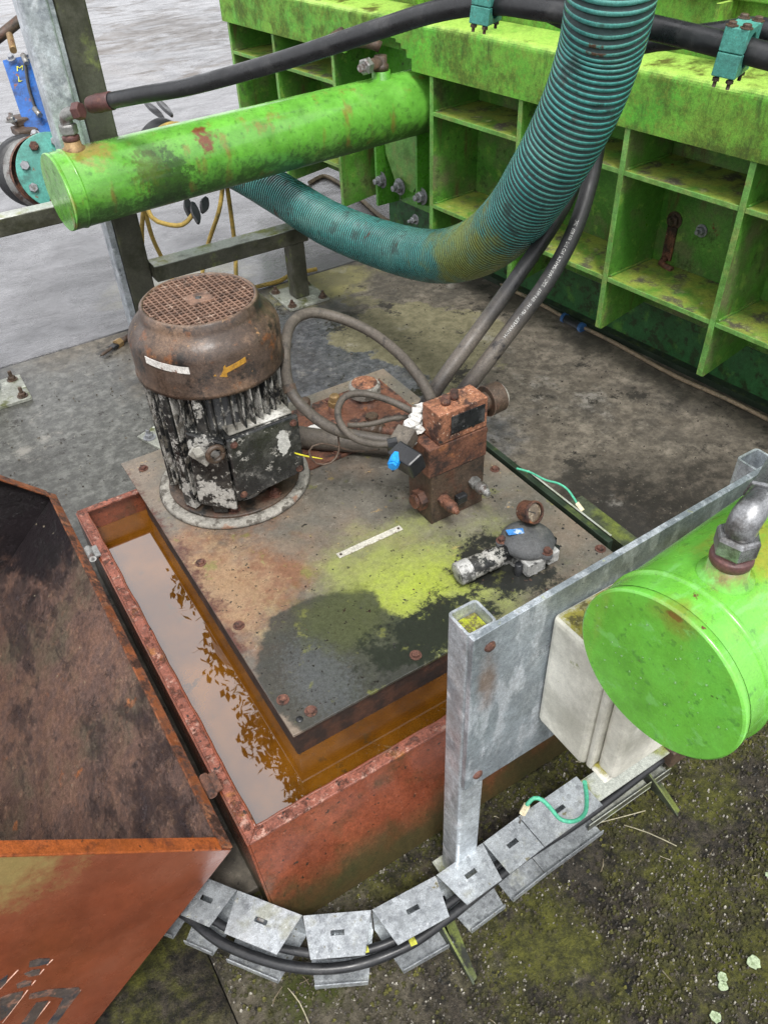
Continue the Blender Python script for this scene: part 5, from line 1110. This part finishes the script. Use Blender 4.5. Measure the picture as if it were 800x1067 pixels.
# green earth lead below the white box
gl_ = empty('green_lead', at(560, 850, 1.25), 'short green lead looping from the white box to a cream connector', 'wire')
gp = [at(609, 815, 1.12), at(611, 832, 1.14), at(609, 848, 1.17), at(598, 856, 1.19), at(584, 854, 1.20), at(574, 843, 1.20), at(565, 834, 1.20), at(556, 832, 1.20), at(548, 840, 1.20)]
p = MB(); p.tube(gp, .0032, 12, .005); p.build('lead_core', M['greenwire'], gl_)
p = MB(); p.cyl(at(549, 839, 1.20), at(544, 848, 1.205), .0055, seg=6, smooth=False); p.build('connector', M['cream'], gl_)
p = MB(); p.tube([at(544, 849, 1.205), at(541, 858, 1.21)], .0018, 8); p.build('bare_end', M['steel_dull'], gl_)

# ================================================================== OPEN COVER
TH_ = R_(133)
H0 = Vector((.074, 0, .232))
WD = Vector((-math.sin(TH_), 0, math.cos(TH_)))          # depth of the cover (was up when shut)
RD = Vector((math.cos(TH_), 0, math.sin(TH_)))           # across the opening (was to the right when shut)
cY0, cY1 = .672, 1.755
DEP, WID = .50, .95
cv = empty('tray_cover', H0+Vector((0, 1.2, 0)), 'big rusty red steel cover swung open beside the tray', 'cover')
def quad(name, pts, thick, mat, parent, bev=0):
    p = MB(); p.prism(pts, thick); return p.build(name, mat, parent, bev=bev)
Y0, Y1 = Vector((0, cY0, 0)), Vector((0, cY1, 0))
# hinge-side wall
quad('hinge_wall', [H0+Y0+Vector((0, .003, 0)), H0+Y1, H0+Y1+WD*DEP, H0+Y0+Vector((0, .003, 0))+WD*DEP], RD*.003, M['cover_in'], cv)
quad('main_panel', [H0+Y0+WD*DEP, H0+Y1+WD*DEP, H0+Y1+WD*DEP+RD*WID, H0+Y0+WD*DEP+RD*WID], WD*.003, M['cover_in'], cv)
fp = quad('front_panel', [H0+Y0, H0+Y0+WD*DEP, H0+Y0+WD*DEP+RD*WID, H0+Y0+RD*WID], Vector((0, -.003, 0)), M['cover_out'], cv)
quad('back_panel', [H0+Y1+Vector((0, .001, 0)), H0+Y1+Vector((0, .001, 0))+WD*DEP, H0+Y1+Vector((0, .001, 0))+WD*DEP+RD*WID, H0+Y1+Vector((0, .001, 0))+RD*WID], Vector((0, .003, 0)), M['cover_in'], cv)
quad('far_wall', [H0+Y0+RD*WID+Vector((0, .003, 0)), H0+Y1+RD*WID, H0+Y1+RD*WID+WD*DEP, H0+Y0+Vector((0, .003, 0))+RD*WID+WD*DEP], -RD*.003, M['cover_in'], cv)
lw = .024
def lipq(name, a, b, inward):
    a = Vector(a); b = Vector(b); inward = Vector(inward)*lw
    return quad(name, [a, b, b+inward, a+inward], -WD*.004, M['front_lip' if inward.y > .01 else 'cover_lip'], cv, .001)
lipq('rim_lip', H0+Y0-RD*.003, H0+Y1-RD*.003, RD)
lipq('rim_lip', H0+Y0+RD*(lw-.002)+Vector((0, -.004, 0)), H0+Y0+RD*WID+Vector((0, -.004, 0)), Vector((0, 1, 0)))
lipq('rim_lip', H0+Y1+RD*(lw-.002)+Vector((0, .004, 0)), H0+Y1+RD*WID+Vector((0, .004, 0)), Vector((0, -1, 0)))
# ventilation cuts in the front panel: worn patches edged by bright raised cuts
def fpt(px, py): q = ony(px, py, cY0-.0032); return q
def patch(poly, mat, nm='vent_patch', th=.0010): quad(nm, [fpt(*a) for a in poly], Vector((0, -th, 0)), mat, fp)
for poly in ([(31, 1002), (41, 999), (52, 999), (50, 1004), (38, 1007), (30, 1008)], [(25, 1015), (34, 1011), (42, 1010), (40, 1016), (30, 1018)], [(17, 1026), (26, 1022), (33, 1022), (31, 1027), (18, 1030)],
             [(0, 1040), (10, 1036), (24, 1033), (22, 1040), (8, 1058), (0, 1064)], [(31, 1036), (52, 1031), (82, 1029), (84, 1033), (72, 1048), (58, 1068), (47, 1070), (58, 1055), (66, 1040), (50, 1038), (30, 1041)],
             [(38, 1045), (50, 1043), (34, 1068), (20, 1070)], [(0, 1022), (8, 1016), (6, 1024), (0, 1030)]):
    patch(poly, M['worn'])
for a, b in (((55, 1000), (49, 1006)), ((46, 1010), (41, 1016)), ((37, 1022), (33, 1027)), ((29, 1032), (3, 1066)), ((52, 1044), (34, 1067)), ((84, 1032), (58, 1067)), ((19, 1011), (0, 1031))):
    P = MB(); P.tube([fpt(*a), fpt(*b)], .0010, 8); P.build('vent_cut', M['cutlip'], fp)

# ================================================================== GRIT, MOSS on the ground
def scatter(name, n, area, size, mat, flat=.6, seed=1):
    rnd = random.Random(seed); vs = []; fs = []
    for _ in range(n):
        x = rnd.uniform(area[0], area[1]); y = rnd.uniform(area[2], area[3])
        if mnoise.noise(Vector((x*7, y*7, 5+seed))) < rnd.uniform(-.5, .25): continue
        r = size*rnd.uniform(.35, 1)**2+size*.15; a0 = rnd.random()*6.28; b0 = len(vs)
        for k in range(5): a = a0+k*1.2566; rr = r*rnd.uniform(.6, 1.15); vs.append((x+math.cos(a)*rr, y+math.sin(a)*rr*.8, -.001))
        for k in range(5): a = a0+k*1.2566+.3; rr = r*rnd.uniform(.3, .7); vs.append((x+math.cos(a)*rr, y+math.sin(a)*rr*.8, .001+r*flat*rnd.uniform(.6, 1.2)))
        for k in range(5): j = (k+1) % 5; fs.append((b0+k, b0+j, b0+5+j, b0+5+k))
        fs.append(tuple(b0+5+k for k in range(5)))
    me = bpy.data.meshes.new(name); me.from_pydata(vs, [], fs); me.materials.append(mat); o = bpy.data.objects.new(name, me); COL.objects.link(o); return o
M['grit'] = weathered('grit_stone', (.07, .06, .045), [dict(c=(.33, .31, .26), s=60, lo=.52, hi=.6), dict(c=(.03, .03, .028), s=50, lo=.55, hi=.62)], rough=.7, bump=.4)
M['mosscl'] = weathered('moss_clumps', (.045, .044, .012), [dict(c=(.11, .105, .02), s=30, lo=.5, hi=.65), dict(c=(.03, .025, .01), s=20, lo=.5, hi=.65)], rough=.95, bump=.8, bs=300)
tag(scatter('gravel', 26000, (-.02, 1.7, -.1, .69), .0036, M['grit'], .7, 1), kind='stuff')
tag(scatter('moss', 16000, (-.02, 1.7, -.1, .69), .0055, M['mosscl'], .6, 3), kind='stuff')
tag(scatter('debris', 1500, (-.015, 2.0, .71, 2.9), .0045, weathered('dark_debris', (.035, .03, .024), [dict(c=(.12, .10, .07), s=30, lo=.5, hi=.6)], rough=.8), .5, 5), kind='stuff')
rnd = random.Random(21); vs = []; fs = []
for _ in range(80):
    x = rnd.uniform(-.01, 1.7); y = rnd.uniform(-.05, .64); a = rnd.random()*6.28; L = rnd.uniform(.006, .035); w2 = rnd.uniform(.0005, .0013); z = rnd.uniform(.001, .005)
    dx, dy = math.cos(a)*L/2, math.sin(a)*L/2; nx_, ny_ = -math.sin(a)*w2, math.cos(a)*w2; bx, by_0 = rnd.uniform(-.2, .2)*L*ny_/w2, rnd.uniform(-.2, .2)*L*nx_/w2; b0 = len(vs)
    for (cx_, cy_) in ((-dx, -dy), (bx, by_0), (dx, dy)):
        vs += [(x+cx_+nx_, y+cy_+ny_, z), (x+cx_, y+cy_, z+w2*1.4), (x+cx_-nx_, y+cy_-ny_, z)]
    for k in (0, 3): fs += [(b0+k, b0+k+1, b0+k+4, b0+k+3), (b0+k+1, b0+k+2, b0+k+5, b0+k+4), (b0+k, b0+k+3, b0+k+5, b0+k+2)]
me = bpy.data.meshes.new('plant_litter'); me.from_pydata(vs, [], fs); me.materials.append(weathered('dry_stem_litter', (.16, .13, .08), [dict(c=(.36, .33, .24), s=9, lo=.5, hi=.55), dict(c=(.04, .03, .02), s=12, lo=.5, hi=.55)], rough=.8, bump=0))
o = bpy.data.objects.new('plant_litter', me); COL.objects.link(o); tag(o, kind='stuff')
# specks on the tank top
rnd = random.Random(11); P = MB()
for _ in range(420):
    x = rnd.uniform(.27, 1.05); y = rnd.uniform(.82, 1.75)
    if (x-MX)**2+(y-MY)**2 < .19**2 or (.77 < x < .95 and 1.1 < y < 1.24): continue
    if x < .75 and rnd.random() < .55: continue
    r = rnd.uniform(.0008, .0042 if x > .7 else .0026); P.lathe((x, y, TT+.0003), Z, [(r, 0), (r*.7, r*.35), (0, r*.45)], 5, False, rnd.random()*6)
o = P.build('loose_flakes', weathered('dark_flake', (.022, .02, .018), [dict(c=(.10, .05, .03), s=20, lo=.55, hi=.6)], rough=.7)); tag(o, kind='stuff')
# lichen rosettes
lichen = weathered('lichen', (.36, .44, .28), [dict(c=(.20, .26, .14), s=150, lo=.5, hi=.6)], rough=.95, bump=.8, bs=250)
for i, (px, py, r) in enumerate(((785, 1003, .012), (752, 1019, .009), (753, 1028, .009), (745, 1060, .010), (800, 912, .006))):
    q = onz(px, py, .003); P = MB(); n = 14
    ring = [(q.x+math.cos(a)*r*random.uniform(.75, 1.1), q.y+math.sin(a)*r*random.uniform(.75, 1.1), .002) for a in [k*2*math.pi/n for k in range(n)]]
    P.prism(ring, (0, 0, .003)); tag(P.build('lichen', lichen, bev=.001), kind='stuff')
# dead stems lying on the moss
for i, L in enumerate(([(622, 858), (646, 852), (672, 845)], [(650, 860), (675, 868), (705, 882)], [(300, 1030), (312, 1045), (322, 1067)])):
    P = MB(); P.tube([onz(x, y, .006) for x, y in L], .0011, 6); tag(P.build('dead_stem', M['cutlip'] if False else weathered('straw', (.35, .32, .22), [], rough=.8)), ('pale dry stem below the white box pointing left', 'pale dry stem on dark moss pointing right', 'dry stem lying at the bottom edge under the channel')[i], 'stem')

# ================================================================== TREES beyond the press (seen mirrored in the tray water)
def tree(x, y, h, rad, seed, label):
    rnd = random.Random(seed); e = empty('tree', (x, y, 0), label, 'tree', 'trees beyond the press')
    P = MB(); P.tube([(x, y, -.1), (x+.1, y, h*.35), (x-.1, y+.1, h*.7), (x, y, h*.95)], [.22, .17, .10, .03], 10, .5)
    for k in range(10):
        a = rnd.random()*6.28; z = h*rnd.uniform(.3, .85); P.tube([(x, y, z), (x+math.cos(a)*rad*.5, y+math.sin(a)*rad*.5, z+.5), (x+math.cos(a)*rad*.8, y+math.sin(a)*rad*.8, z+.7)], [.06, .04, .015], 6, .4)
    P.build('trunk', M['wood'], e)
    vs = []; fs = []; cl = []
    for k in range(520):
        f = rnd.random()**1.5; z = h*(.20+.80*f); rr = rad*(1.04-.42*f)*rnd.random()**.38; a = rnd.random()*6.28
        cl.append((x+math.cos(a)*rr, y+math.sin(a)*rr, z, rnd.uniform(.45, .80)))
    for cx_, cy_, cz_, cr in cl:
        for k in range(260):
            d = Vector((rnd.gauss(0, 1), rnd.gauss(0, 1), rnd.gauss(0, .8))).normalized()*cr*rnd.random()**.4
            c = Vector((cx_, cy_, cz_))+d; s = rnd.uniform(.04, .10); u = Vector((rnd.gauss(0, 1), rnd.gauss(0, 1), rnd.gauss(0, 1))).normalized(); v = u.orthogonal().normalized()
            b0 = len(vs); vs += [c-u*s, c+v*s*.6, c+u*s, c-v*s*.6]; fs.append((b0, b0+1, b0+2, b0+3))
    me = bpy.data.meshes.new('crown'); me.from_pydata(vs, [], fs); me.materials.append(M['foliage']); o = bpy.data.objects.new('crown', me); COL.objects.link(o); o.parent = e; o.matrix_parent_inverse = e.matrix_world.inverted()
tree(4.10, 6.9, 20, 2.45, 3, 'tall leafy tree standing beyond the press')
tree(8.2, 5.6, 15, 2.6, 4, 'broad leafy tree further right beyond the press')
tree(9.6, 1.2, 13, 3.0, 5, 'leafy tree far right beyond the press')
